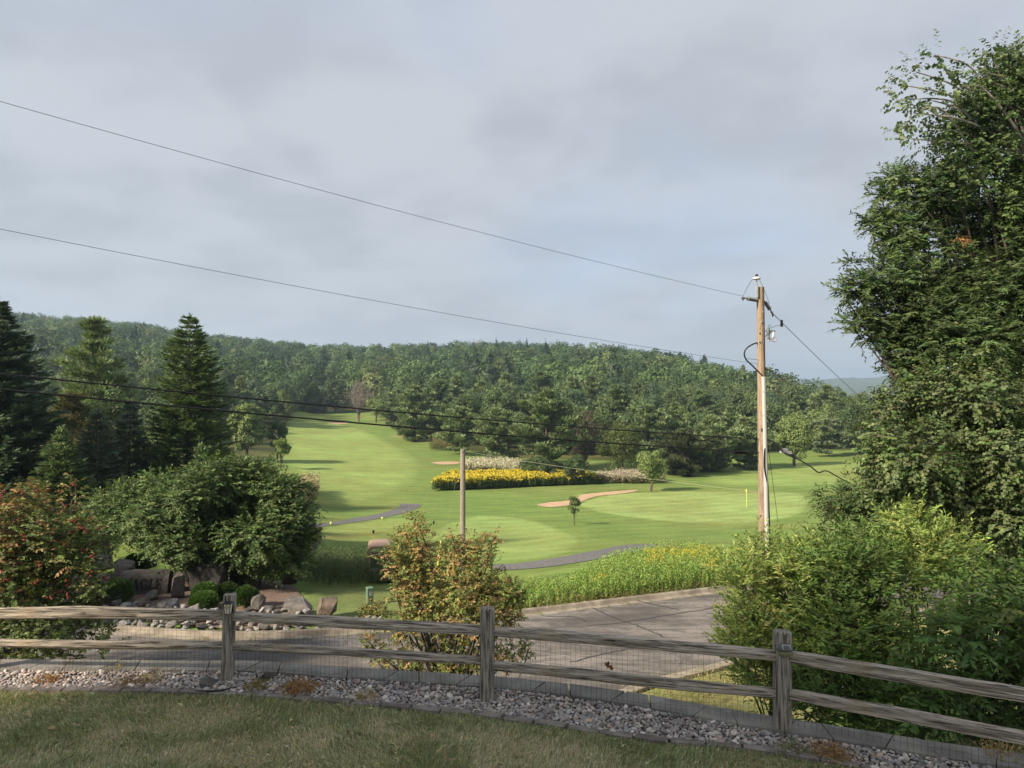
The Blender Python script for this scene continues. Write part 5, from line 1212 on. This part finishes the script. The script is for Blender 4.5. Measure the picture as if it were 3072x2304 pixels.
# yellow flower bed
pf = np.array([hit(a, b, 60)[:2] for a, b in [(1296, 1474), (1420, 1470), (1560, 1463), (1700, 1457), (1812, 1452)]]); pf = np.concatenate([pf, (pf + np.array([(1.5, 11), (1, 11), (0, 10), (-1.5, 8), (-3, 5)]))[::-1]])
q = scatter(pf, 5200, rg); xr = (q[:, 0] - pf[:, 0].min()) / (pf[:, 0].max() - pf[:, 0].min())
bh = np.interp(xr, [0, .08, .6, .9, 1], [1.6, 1.75, 1.7, 1.5, 1.1]) * (.82 + .36 * fbm(q[:, 0] / 2.2, q[:, 1] / 2.2, 5, 3))
tag(stalks(q, bh, rg, 10, .42, .17, [(.075, .12, .035), (.095, .14, .04), (.12, .155, .045)], rg.uniform(0, 1, len(q)) < np.interp(xr, [0, .6, .85, 1], [.8, .75, .45, .1]) * np.clip(.62 + .8 * fbm(q[:, 0] / 1.6, q[:, 1] / 1.6, 25, 3), 0, 1), [(.64, .52, .05), (.58, .44, .035), (.68, .58, .09)], hs=.15, sp=.5, sr=.012).build("yellow_flower_bed", M_PETAL), "block of tall yellow flowers on dark green stalks beside the fairway", "flower bed", kind='stuff')
def patch(name, label, pp, n, h, lv, pal, hd, hc, d0=60, depth=None, **kw):
    w = np.array([hit(a, b, d0)[:2] for a, b in pp]); q = scatter(w, n, rg)
    tag(stalks(q, np.full(len(q), h), rg, lv, .5, .12, pal, rg.uniform(0, 1, len(q)) < hd, hc, sr=.01, **kw).build(name, M_GRASS), label, "tall grass", kind='stuff')
patch("plumed_grass", "pale plumed tall grass behind the yellow flower bed", [(1395, 1420), (1565, 1428), (1600, 1412), (1500, 1400), (1400, 1404)], 1500, 1.5, 6, [(.14, .15, .06), (.20, .18, .10)], .9, [(.52, .49, .38), (.44, .42, .30)], 90, hs=.2, sp=1.5)
patch("plumed_grass", "pinkish pale plumed grass right of the yellow flower bed", [(1790, 1452), (1985, 1452), (1995, 1442), (1900, 1434), (1790, 1440)], 1300, 1.2, 6, [(.14, .14, .06), (.18, .16, .09)], .9, [(.44, .39, .30), (.36, .32, .24)], 90, hs=.16, sp=1.5)
patch("reed_patch", "brownish green reeds by the small pond beside the fairway", [(1290, 1352), (1365, 1354), (1370, 1338), (1300, 1336)], 600, 2.0, 7, [(.15, .17, .05), (.13, .12, .06)], .2, [(.25, .18, .09)], 110, hs=.12, sp=2)
patch("pale_grass_clump", "tall pale tan grass clump right of the maple beside the fairway", [(905, 1530), (938, 1525), (952, 1490), (945, 1470), (910, 1475)], 700, 1.9, 8, [(.22, .22, .11), (.30, .26, .15), (.14, .17, .07)], .8, [(.36, .31, .19)], 50, hs=.16, sp=2)

# ------------------------------------------------------------------ rocks and boulders
m = mat("rock", rough=0.9, spec=0.2); t = NT(m); co = t.coord('Object')
cc = t.mix(t.rng(t.noise(co, 3.5, 7, 0.65, .4), 0.34, 0.68), t.mix(1.0, t.col(), (.55, .53, .52), 'MULTIPLY'), t.col())
cc = t.mix(t.rng(t.noise(t.coord('Object', (2, 2, 9)), 4, 4, .6), .6, .75, 0, .4), cc, (.09, .085, .08))
t.base(cc); t.bump(t.noise(co, 9, 7, 0.7), 0.8, 0.05); M_ROCK = m
def hull(seed, s, npts=26, bev=.03):
    rg = np.random.default_rng(seed); bm = bmesh.new()
    p = rdir(rg, npts) * rg.uniform(.75, 1.0, (npts, 1)); p = np.sign(p) * np.abs(p) ** .75
    for q in p * s: bm.verts.new(q)
    r = bmesh.ops.convex_hull(bm, input=bm.verts); bmesh.ops.delete(bm, geom=[v for v in bm.verts if not v.link_faces], context='VERTS')
    bmesh.ops.bevel(bm, geom=bm.edges[:], offset=min(s) * bev, segments=1, affect='EDGES'); bmesh.ops.triangulate(bm, faces=bm.faces[:])
    bmesh.ops.subdivide_edges(bm, edges=[e for e in bm.edges if e.calc_length() > min(s) * .3], cuts=1, use_grid_fill=False); bmesh.ops.triangulate(bm, faces=bm.faces[:])
    V = np.array([v.co[:] for v in bm.verts]); V += rg.normal(0, min(s) * .018, V.shape); Fc = np.array([[v.index for v in f.verts] for f in bm.faces]); bm.free(); return V, Fc
def boulder(name, label, px, pyb, D, wpx, hpx, dep, seed, col, cat="boulder", bury=.25, npts=26):
    c = P(px, pyb, D); w, h = wpx / F * D / 2, hpx / F * D / 2
    V, Fc = hull(seed, (w, dep, h * (1 + bury)), npts); z = gz(c[0], D)
    o = MB().add(V, Fc, 0, col).build(name, M_ROCK, loc=(c[0], D, max(c[2], z) + h * (1 - bury))); return tag(o, label, cat)
GR = (.15, .14, .13); DKR = (.06, .058, .056); BRN = (.20, .155, .125); LIT = (.27, .255, .24)
boulder("boulder", "light grey boulder above the carved sign stone", 312, 1705, 29.5, 62, 52, .55, 501, LIT)
boulder("boulder", "blue grey boulder right above the carved sign stone", 372, 1712, 28.9, 62, 42, .5, 502, GR)
boulder("boulder", "mossy dark boulder on the grass behind the carved sign stone", 440, 1698, 31, 74, 34, .6, 503, (.075, .10, .05))
boulder("boulder", "grey boulder under the small stem left of the maple", 522, 1690, 32, 48, 28, .4, 504, GR)
boulder("boulder", "huge dark leaning boulder under the spreading maple", 640, 1752, 28.0, 165, 92, 1.0, 505, DKR, npts=16)
boulder("boulder", "dark upright boulder at the right end of the mulch bed", 865, 1745, 28.6, 68, 52, .5, 506, DKR, npts=14)
boulder("boulder", "greyish brown flat topped rock slab between the sign and the dark boulder", 535, 1790, 26.6, 40, 84, .35, 507, (.16, .135, .12), npts=12)
boulder("boulder", "low reddish brown rock in front of the carved sign stone", 425, 1822, 25.2, 52, 28, .4, 508, (.20, .15, .13))
boulder("boulder", "low blue grey rock just above the left fence rail", 512, 1824, 25.0, 60, 28, .4, 509, (.20, .20, .21))
boulder("boulder", "small flat grey rock below the carved letters", 458, 1790, 26.4, 36, 20, .3, 510, GR)
boulder("boulder", "pointed pale grey rock right of the fence lantern post", 775, 1820, 25.0, 44, 42, .35, 511, (.20, .18, .165), npts=14, bury=.45)
boulder("boulder", "wide jagged pale grey boulder at the edge of the mulch bed", 892, 1830, 24.4, 92, 42, .5, 512, (.21, .195, .18), npts=34, bury=.45)
boulder("boulder", "brown flat topped boulder at the corner of the shaded lawn", 984, 1834, 24.3, 76, 44, .5, 513, (.17, .135, .11), npts=20, bury=.4)
boulder("boulder", "small grey boulder showing at the right edge of the maple", 938, 1660, 36, 28, 36, .4, 514, GR)
boulder("boulder", "dark tall rock standing behind the red berried shrub", 305, 1665, 31.5, 46, 56, .5, 515, DKR, npts=14)
boulder("boulder", "low grey rock near the dark bollard at the kerb", 800, 1838, 24.6, 46, 20, .35, 516, GR)
# angular limestone along the kerb
RM = [MB().add(*hull(520 + k, (1, .8, .72), 15, .05), 0, (LIT, GR, (.36, .35, .35), (.30, .29, .29), (.44, .42, .40), (.33, .31, .27))[k]).mesh("rubble", M_ROCK) for k in range(6)]
rg = np.random.default_rng(530); kx = FAR[10:42]; d_, s_ = along(kx, .05)
cnt = 0
for k in range(1400):
    i = rg.integers(len(d_)); u = d_[i, 0] / d_[i, 1]; px = u * F + CX
    if px < 250 or px > 1180: continue
    dep = 1.7 if px < 900 else 1.0; f = rg.uniform(.30, dep); r = rg.choice((.10, .14, .19, .25), p=(.3, .35, .25, .1)) * (1 if px < 950 else .75)
    x, y = d_[i, 0] - .05, d_[i, 1] + f + .05
    if any((q[0] - x) ** 2 + (q[1] - y) ** 2 < (.72 * (q[2] + r)) ** 2 for q in RU) if 'RU' in globals() else False: continue
    RU = globals().setdefault('RU', []); RU.append((x, y, r)); cnt += 1
    if cnt > 230: break
    o = bpy.data.objects.new("kerbside_rock", RM[rg.integers(6)]); COL.objects.link(o)
    o.location = (x, y, gz(x, y) + r * .5 + .22 * (f - .3)); o.scale = (r * rg.uniform(.9, 1.4), r * rg.uniform(.8, 1.2), r * rg.uniform(.8, 1.2)); o.rotation_euler = rg.uniform(-.4, .4, 3) + (0, 0, rg.uniform(0, 6.28))
    tag(o, "angular pale grey limestone rock heaped along the left road kerb", "rock", "limestone rocks along the kerb")

# carved stone sign
D = 27.4; c0 = P(425, 1775, D); z0 = gz(c0[0], D)
sg = empty("carved_stone_sign", (c0[0], D, z0), "long dark carved stone sign reading EAGLE behind a round shrub", "stone sign", None, .06)
w, h = 172 / F * D, 74 / F * D
bm = bmesh.new(); rg = np.random.default_rng(540); nx, nz = 26, 12
V = []
for j in range(nz + 1):
    for i in range(nx + 1):
        fx, fz = i / nx - .5, j / nz
        top = 1 - .10 * fbm(i / 6, 0, 9, 2) - .25 * max(0, -fx - .34) / .16 ** 1 * .4 - .3 * max(0, fx - .42)
        V.append((fx * w * (1 - .05 * (1 - fz)) , -.28 + .05 * fbm(i / 5, j / 4, 2, 3) + .10 * fz * fz * fz, fz * h * top + .02 * (i in (0, nx))))
Vf = np.array(V); Vb = Vf * (.96, 1, .97); Vb[:, 1] = .30
n = (nx + 1) * (nz + 1); i = (np.arange(nz)[:, None] * (nx + 1) + np.arange(nx)[None]); f1 = np.stack([i, i + 1, i + nx + 2, i + nx + 1], -1).reshape(-1, 4); f2 = f1[:, ::-1] + n
ring = list(range(nx + 1)) + [(k + 1) * (nx + 1) + nx for k in range(nz)] + [nz * (nx + 1) + k for k in range(nx - 1, -1, -1)] + [k * (nx + 1) for k in range(nz - 1, 0, -1)]
f3 = np.array([[ring[k], n + ring[k], n + ring[(k + 1) % len(ring)], ring[(k + 1) % len(ring)]] for k in range(len(ring))])
MB().add(np.concatenate([Vf, Vb]), [f1, f2, f3], 0, (.085, .082, .08)).build("stone_block", M_ROCK, sg)
LH = .40
def letter(ch):
    S = []; t_, th_ = .085, .035      # thick and thin strokes
    if ch in 'E': S = [((.06, 0), (.06 + t_, 1)), ((0, 0), (.5, th_)), ((0, 1 - th_), (.5, 1)), ((.1, .49), (.38, .53)), ((.46, 0), (.5, .2)), ((.46, .8), (.5, 1)), ((.35, .42), (.38, .6))]
    if ch == 'L': S = [((.06, 0), (.06 + t_, 1)), ((0, 0), (.5, th_)), ((0, 1 - th_), (.22, 1)), ((.46, 0), (.5, .22))]
    if ch == 'A': S = [((-.02, 0), (.16, th_)), ((.42, 0), (.66, th_)), ((.18, .34), (.45, .375))]
    if ch == 'G': S = [((.56, .05), (.56 + t_, .42)), ((.48, .40), (.70, .43)), ((.58, .72), (.61, .96))]
    Q = [np.array([(a[0], a[1]), (b[0], a[1]), (b[0], b[1]), (a[0], b[1])]) for a, b in S]
    if ch == 'A': Q += [np.array([(.05, 0), (.09, 0), (.33, 1), (.29, 1)]), np.array([(.47, 0), (.59, 0), (.36, 1), (.28, 1)])]
    if ch == 'G':
        an = np.linspace(.75, 2 * math.pi - .62, 22)
        for a, b in zip(an[:-1], an[1:]):
            wv = lambda q: .05 + .045 * abs(math.cos(q))
            Q.append(np.array([(.36 + .36 * math.cos(a), .5 + .5 * math.sin(a)), (.36 + (.36 - wv(a)) * math.cos(a), .5 + (.5 - .04) * math.sin(a)), (.36 + (.36 - wv(b)) * math.cos(b), .5 + (.5 - .04) * math.sin(b)), (.36 + .36 * math.cos(b), .5 + .5 * math.sin(b))]))
    return Q
M_CARVE = mat("carved_letter", (0.034, 0.032, 0.031), 0.95, 0.05)
mb = MB(); xo = -.48
for ch, wd in zip("EAGLE", (.58, .74, .84, .58, .55)):
    for q in letter(ch):
        xs, zs = xo + q[:, 0] * LH, .24 + q[:, 1] * LH; fy = -.285 + .08 * ((zs / h) ** 3)
        mb.add(np.concatenate([np.column_stack([xs, fy - .004, zs]), np.column_stack([xs, fy + .05, zs])]), [np.array([[0, 1, 2, 3]]), np.array([[0, 4, 5, 1], [1, 5, 6, 2], [2, 6, 7, 3], [3, 7, 4, 0]])])
    xo += wd * LH
mb.build("carved_letters", M_CARVE, sg)

# clipped round shrubs
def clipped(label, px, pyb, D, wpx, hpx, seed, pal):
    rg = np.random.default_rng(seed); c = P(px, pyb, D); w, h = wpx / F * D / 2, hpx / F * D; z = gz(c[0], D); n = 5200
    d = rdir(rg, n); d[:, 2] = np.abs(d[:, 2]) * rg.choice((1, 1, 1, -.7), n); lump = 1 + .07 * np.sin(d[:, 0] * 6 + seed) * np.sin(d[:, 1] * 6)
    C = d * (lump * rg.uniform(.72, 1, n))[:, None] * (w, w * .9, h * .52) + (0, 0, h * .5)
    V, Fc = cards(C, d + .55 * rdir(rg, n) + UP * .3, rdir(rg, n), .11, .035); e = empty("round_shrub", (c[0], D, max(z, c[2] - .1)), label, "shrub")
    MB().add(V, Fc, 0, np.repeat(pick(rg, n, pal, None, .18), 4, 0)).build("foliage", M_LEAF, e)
    tr = MB(); limbs(tr, (0, 0, -.1), [(w * .4 * math.cos(a), w * .4 * math.sin(a), h * .5) for a in range(0, 6)], .03, .3, rg, n=5); tr.build("stem", M_BARK, e)
SG = [(.065, .13, .03), (.085, .155, .035), (.05, .105, .024)]
clipped("round clipped green shrub overlapping the carved stone sign", 352, 1815, 25.9, 90, 72, 601, SG)
clipped("round clipped shrub in front of its pair, left of the lantern post", 613, 1822, 25.2, 80, 50, 602, SG)
clipped("round clipped shrub behind its pair, beside the rock slab", 616, 1797, 26.2, 74, 52, 603, SG)
clipped("dark clipped shrub in front of the huge dark boulder", 680, 1795, 26.6, 66, 46, 604, [(.035, .065, .018), (.045, .08, .02)])
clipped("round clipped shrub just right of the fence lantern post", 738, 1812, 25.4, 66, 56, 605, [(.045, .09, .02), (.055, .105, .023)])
clipped("low rusty green shrub left of the round clipped shrubs", 268, 1822, 25.0, 90, 50, 606, [(.10, .075, .035), (.07, .085, .03), (.13, .085, .05)])
clipped("small grassy dark shrub above the carved sign stone", 405, 1705, 29.8, 56, 46, 607, [(.04, .07, .02), (.05, .085, .025)])

# path light
D = 25.3; c = P(434, 1818, D); z = gz(c[0], D); e = empty("bollard_light", (c[0], D, max(z, c[2] - .05)), "small black bollard light in the mulch before the carved stone", "bollard light")
V, Fs = lathe([(.05, -.1), (.05, .2), (.045, .21)], 12); MB().add(V, Fs).build("post", M_BLACK, e)
V, Fs = lathe([(.035, .21), (.035, .25), (.075, .255), (.07, .275), (.03, .31)], 12); MB().add(V, Fs).build("cap", M_BLACK, e)

# green utility pedestal
M_PED = noisy("pedestal_green", (0.10, 0.165, 0.12), (0.12, 0.185, 0.135), 3, 0.5, 0.05, spec=0.4); M_WHITE = mat("white_sticker", (0.7, 0.7, 0.68), 0.5, 0.3)
D = 26.2; c = P(1109, 1796, D); z = gz(c[0], D); e = empty("utility_pedestal", (c[0], D, z), "short green utility box with a white sticker on the shaded lawn", "utility box", None, .5)
MB().add(*box((0, 0, .29), (.22, .22, .64))).build("body", M_PED, e)
mb = MB().add(*box((0, 0, .625), (.245, .245, .035))); V, Fc = box((0, 0, .65), (.235, .235, .03), 0, .8); mb.add(V, Fc); mb.build("lid", M_PED, e)
mb = MB().add(*box((.02, -.112, .47), (.11, .004, .17))); mb.build("sticker", M_WHITE, e)
mb = MB().add(*box((.02, -.115, .52), (.08, .003, .035))); 
for k in range(4): mb.add(*box((.02, -.115, .48 - k * .02), (.085, .003, .008)))
mb.build("sticker_print", M_BLACK, e)

# golf cart behind the crabapple
M_TAN = mat("tan_plastic", (0.30, 0.195, 0.135), 0.45, 0.4); M_SEAT = mat("dark_seat", (0.03, 0.03, 0.032), 0.7, 0.2); M_TYRE = mat("tyre", (0.02, 0.02, 0.02), 0.9, 0.1)
D = 34.0; c = P(1138, 1740, D); z = gz(c[0], D) ; zt = P(1138, 1626, D)[2] - z
e = empty("golf_cart", (c[0], D, z), "tan golf cart with a roof half hidden behind orange leaves", "golf cart", None, 0.18); e.scale = (.88, .88, 1)
mb = MB(); s = zt / 1.95
mb.add(*box((0, 0, .42 * s), (1.15, 2.2, .35 * s))); mb.add(*box((0, -.95, .62 * s), (1.05, .4, .35 * s), 0, .85)); mb.build("body", M_TAN, e)
V, Fc = ICO3; V = np.sign(V) * np.abs(V) ** .35; V = V * (.60, 1.0, .07) + (0, 0, zt - .07); V[:, 2] -= .05 * (np.abs(V[:, 0]) / .62) ** 4
MB().add(V, Fc, 0, None, True).build("roof", M_TAN, e)
for sx in (-1, 1):
    for sy in (-.9, .9):
        p = catmull(np.array([(sx * .46, sy, zt - .10), (sx * .55, sy, zt - .20), (sx * .56, sy * 1.0, zt - .5), (sx * .52, sy * .98, .5 * s)]), 5, False)
        MB().add(*tube(p, (.065), 8)).build("roof_pillar", M_TAN, e)
mb = MB(); mb.add(*box((0, .25, .72 * s), (1.0, .5, .14 * s))); mb.add(*box((-.26, .52, 1.08 * s), (.44, .12, .56 * s), 0, .8)); mb.add(*box((.26, .52, 1.08 * s), (.44, .12, .56 * s), 0, .8)); mb.build("seat", M_SEAT, e)
th = np.linspace(0, 6.283, 17); mb = MB().add(*tube([(-.26 + .17 * math.cos(a), -.35 + .08 * math.sin(a), 1.05 * s + .14 * math.sin(a)) for a in th], .018, 6, False)); mb.add(*tube([(-.26, -.35, 1.05 * s), (-.26, -.7, .6 * s)], .02, 6)); mb.build("steering_wheel", M_SEAT, e)
for sx in (-1, 1):
    for sy in (-.72, .75):
        V, Fs = lathe([(.08, -.09), (.2, -.1), (.23, -.06), (.23, .06), (.2, .1), (.08, .09)], 16); MB().add(V[:, [2, 1, 0]] + (sx * .5, sy, .23), Fs).build("wheel", M_TYRE, e)

# flagstick and tee markers
b = hit(2240, 1523, 60); M_FLAGY = mat("flag_cloth", (0.60, 0.62, 0.16), 0.7, 0.1)
e = empty("flagstick", b, "yellow golf flagstick standing on the putting green", "flagstick")
MB().add(*tube([(0, 0, -.1), (0, 0, 2.3)], .035, 6)).build("stick", M_FLAGY, e)
xx, zz2 = np.meshgrid(np.linspace(0, .42, 8), np.linspace(0, .36, 5)); V = np.stack([xx * (-.55), .08 * np.sin(xx * 9) , 1.92 + zz2 - .18 * xx], -1); i = np.arange(4)[:, None] * 8 + np.arange(7)[None]
V2 = np.concatenate([V.reshape(-1, 3), V.reshape(-1, 3) + (0, .012, 0)]); f = np.stack([i, i + 1, i + 9, i + 8], -1).reshape(-1, 4)
MB().add(V2, [f[:, ::-1], f + 40]).build("flag", M_FLAGY, e)
for px, py, lb, mm in ((993, 1577, "yellow tee marker nearest the spreading maple", M_FLAGY), (1147, 1561, "yellowish tee marker at the end of the asphalt cart path", M_FLAGY), (1301, 1573, "dark tee marker left of the short grey pole", M_BLACK), (1120, 1602, "dark tee marker on the grass above the golf cart", M_BLACK)):
    b = hit(px, py, 30); V, Fs = lathe([(.05, -.06), (.055, .12), (.085, .14), (.10, .20), (.085, .26), (.04, .29)], 12); tag(MB().add(V * 1.15, Fs, 0, None, True).build("tee_marker", mm, loc=b), lb, "tee marker")

# ------------------------------------------------------------------ small things on the gravel and the rail
def dryweed(label, px, py, r, h, seed, pal, n=120, name="dried_weed"):
    rg = np.random.default_rng(seed); D = CAMZ * F / (py - HOR); x = (px - CX) / F * D
    o = rg.normal(0, r * .45, (n, 2)); d = np.column_stack([o / r * 1.4 + rg.normal(0, .5, (n, 2)), rg.uniform(.25, 1, n)])
    mb = MB(); L = h * rg.uniform(.5, 1.2, n); b = np.column_stack([o, np.full(n, .02)])
    V, Fc = cards(b, d, rdir(rg, n), L, .006, 0); c = pick(rg, n, pal, None, .2); mb.add(V, Fc, 0, np.repeat(c, 4, 0))
    q = b + norm(d) * (L * rg.uniform(.3, 1, n))[:, None]; k = np.repeat(q, 5, 0) + rg.normal(0, .012, (n * 5, 3)); V, Fc = cards(k, rdir(rg, n * 5), rdir(rg, n * 5), .026, .011); mb.add(V, Fc, 0, np.repeat(pick(rg, n * 5, pal, None, .2), 4, 0))
    tag(mb.build(name, M_GRASS, loc=(x, D, 0)), label, "dried weed")
OR = [(.36, .19, .08), (.30, .17, .07), (.42, .26, .12)]; ST = [(.42, .32, .16), (.34, .25, .12), (.5, .38, .2)]
dryweed("flat orange dried weed on the sunlit pebbles at far left", 165, 2040, .14, .09, 701, OR, 160)
dryweed("pale orange dried weed against the wall at far left", 228, 2003, .10, .12, 702, OR + ST, 90)
dryweed("small upright straw tuft below the left rails", 368, 2012, .07, .13, 703, ST, 80)
dryweed("brown dried weed patch at the lawn edge left of the lantern post", 395, 2050, .16, .07, 704, [(.22, .15, .10), (.27, .19, .12)], 150)
dryweed("straw coloured dried weed between the lantern post and the brown patch", 470, 2032, .15, .10, 705, ST, 130)
dryweed("olive brown dried weed just right of the lantern post", 782, 2058, .13, .09, 706, [(.30, .22, .10), (.24, .2, .08)], 150)
dryweed("dense rusty orange dried weed right of the lantern post", 905, 2064, .15, .12, 707, OR, 260)
dryweed("faint tan dried weed at the lawn edge left of the middle post", 1105, 2092, .12, .08, 708, ST, 90)
dryweed("orange brown dried straw heap right of the half round lamp post", 2480, 2258, .13, .11, 709, OR + ST[:1], 200)
dryweed("pale dry straw in the lower right corner of the gravel", 2990, 2272, .20, .20, 710, ST + OR[:1], 150)
dryweed("thin grey green grass tuft at the foot of the half round lamp post", 2372, 2248, .08, .14, 711, [(.25, .24, .14), (.18, .19, .1)], 70)
V, Fc = hull(720, (.15, .10, .075), 12, .05); x, y = PO[1][0] - .13, PO[1][1] - .15
tag(MB().add(V, Fc, 0, (.20, .185, .17)).build("stone", M_ROCK, loc=(x, y, .055), rot=(.1, .25, .5)), "dark stone leaning against the foot of the lantern post", "stone")
tag(MB().add(*tube(catmull(np.array([(x - .08, y - .22, .045), (x + .05, y - .24, .05), (x + .22, y - .2, .045), (x + .27, y - .1, .03)]), 5, False), .011, 6)).build("drip_hose", M_RUB), "black drip hose end lying on pebbles before the lantern post", "hose")
# dead leaf caught on the lower rail
c = P(1822, 2006, 7.40); rg = np.random.default_rng(730); mb = MB()
for k, (dx, dz, rz2) in enumerate(((0, 0, 1.2), (.012, .012, .4), (-.006, .02, 1.9), (.02, .0, .1), (.004, .03, 1.4))):
    V, Fc = cards(c[None] + (dx, rg.normal(0, .004), dz), np.array([(math.cos(rz2), .2, math.sin(rz2))]), np.array([(.2, -1, .3)]), .05, .035, .4); mb.add(V, Fc, 0, (.24 - .03 * k, .085, .03))
tag(mb.build("dead_leaf", M_LEAF), "curled red brown dead leaf caught on the lower rail", "dead leaf")

# tall building added out of view, turned along the sun to shade the lawn
M_SIDE = noisy("house_siding", (.42, .40, .36), (.5, .48, .44), 2, bump=.05); M_ROOF = noisy("roof_shingle", (.07, .065, .06), (.13, .12, .11), 6)
e = empty("shade_house", (-8.2 - 8 * math.cos(SUN_BACK), 6.3 - 8 * math.sin(SUN_BACK), 0), "tall beige gabled building added unseen to shade the lawn", "shade_house", None, SUN_BACK)
MB().add(*box((-6, -5, 6.5), (12, 10, 13))).build("wall", M_SIDE, e)
V = np.array([(-12.4, -10.5, 12.99), (.3, -10.5, 12.99), (.3, 0.1, 12.99), (-12.4, 0.1, 12.99), (-12.4, -5, 16.2), (.3, -5, 16.2)], float)
MB().add(V, [np.array([[0, 1, 5, 4], [2, 3, 4, 5], [0, 3, 2, 1]]), np.array([[1, 2, 5], [3, 0, 4]])]).build("roof", M_ROOF, e)
for yy in (-7.5, -2.5):
    MB().add(*box((.02, yy, 3.2), (.10, 1.4, 1.6))).build("window", M_PANEL, e)

# bushy trees added unseen left of the frame to shade the stone bed
for k, (x, y, H, r) in enumerate(((-21.5, 22.5, 6.5, 2.3), (-25, 20, 8, 2.8), (-22.0, 26.0, 7.5, 2.6), (-18.8, 21.5, 6.6, 2.4))):
    cr, tr = broad(H, r, 800 + k, G_MID, nblob=40, card=.3, per=110, trunk=.03)
    place("bushy_tree", "bushy tree added unseen at left to shade the stone bed, number %s from the wall" % ("one", "two", "three", "four")[k], "tree", cr, tr, (x, y, -4))

# ------------------------------------------------------------------ hazy air
hz = bpy.data.materials.new("haze"); hz.use_nodes = True; t = hz.node_tree; t.nodes.clear()
o_ = t.nodes.new('ShaderNodeOutputMaterial'); v = t.nodes.new('ShaderNodeVolumePrincipled')
v.inputs['Color'].default_value = (0.56, 0.76, 1.0, 1); v.inputs['Density'].default_value = HAZE; v.inputs['Anisotropy'].default_value = 0.2
t.links.new(v.outputs[0], o_.inputs['Volume'])
if HAZE > 0:
    tag(MB().add(*box((0, 3600, 105), (19000, 7400, 270))).build("haze", hz), "thin bluish morning haze over the valley", "haze", kind='stuff')
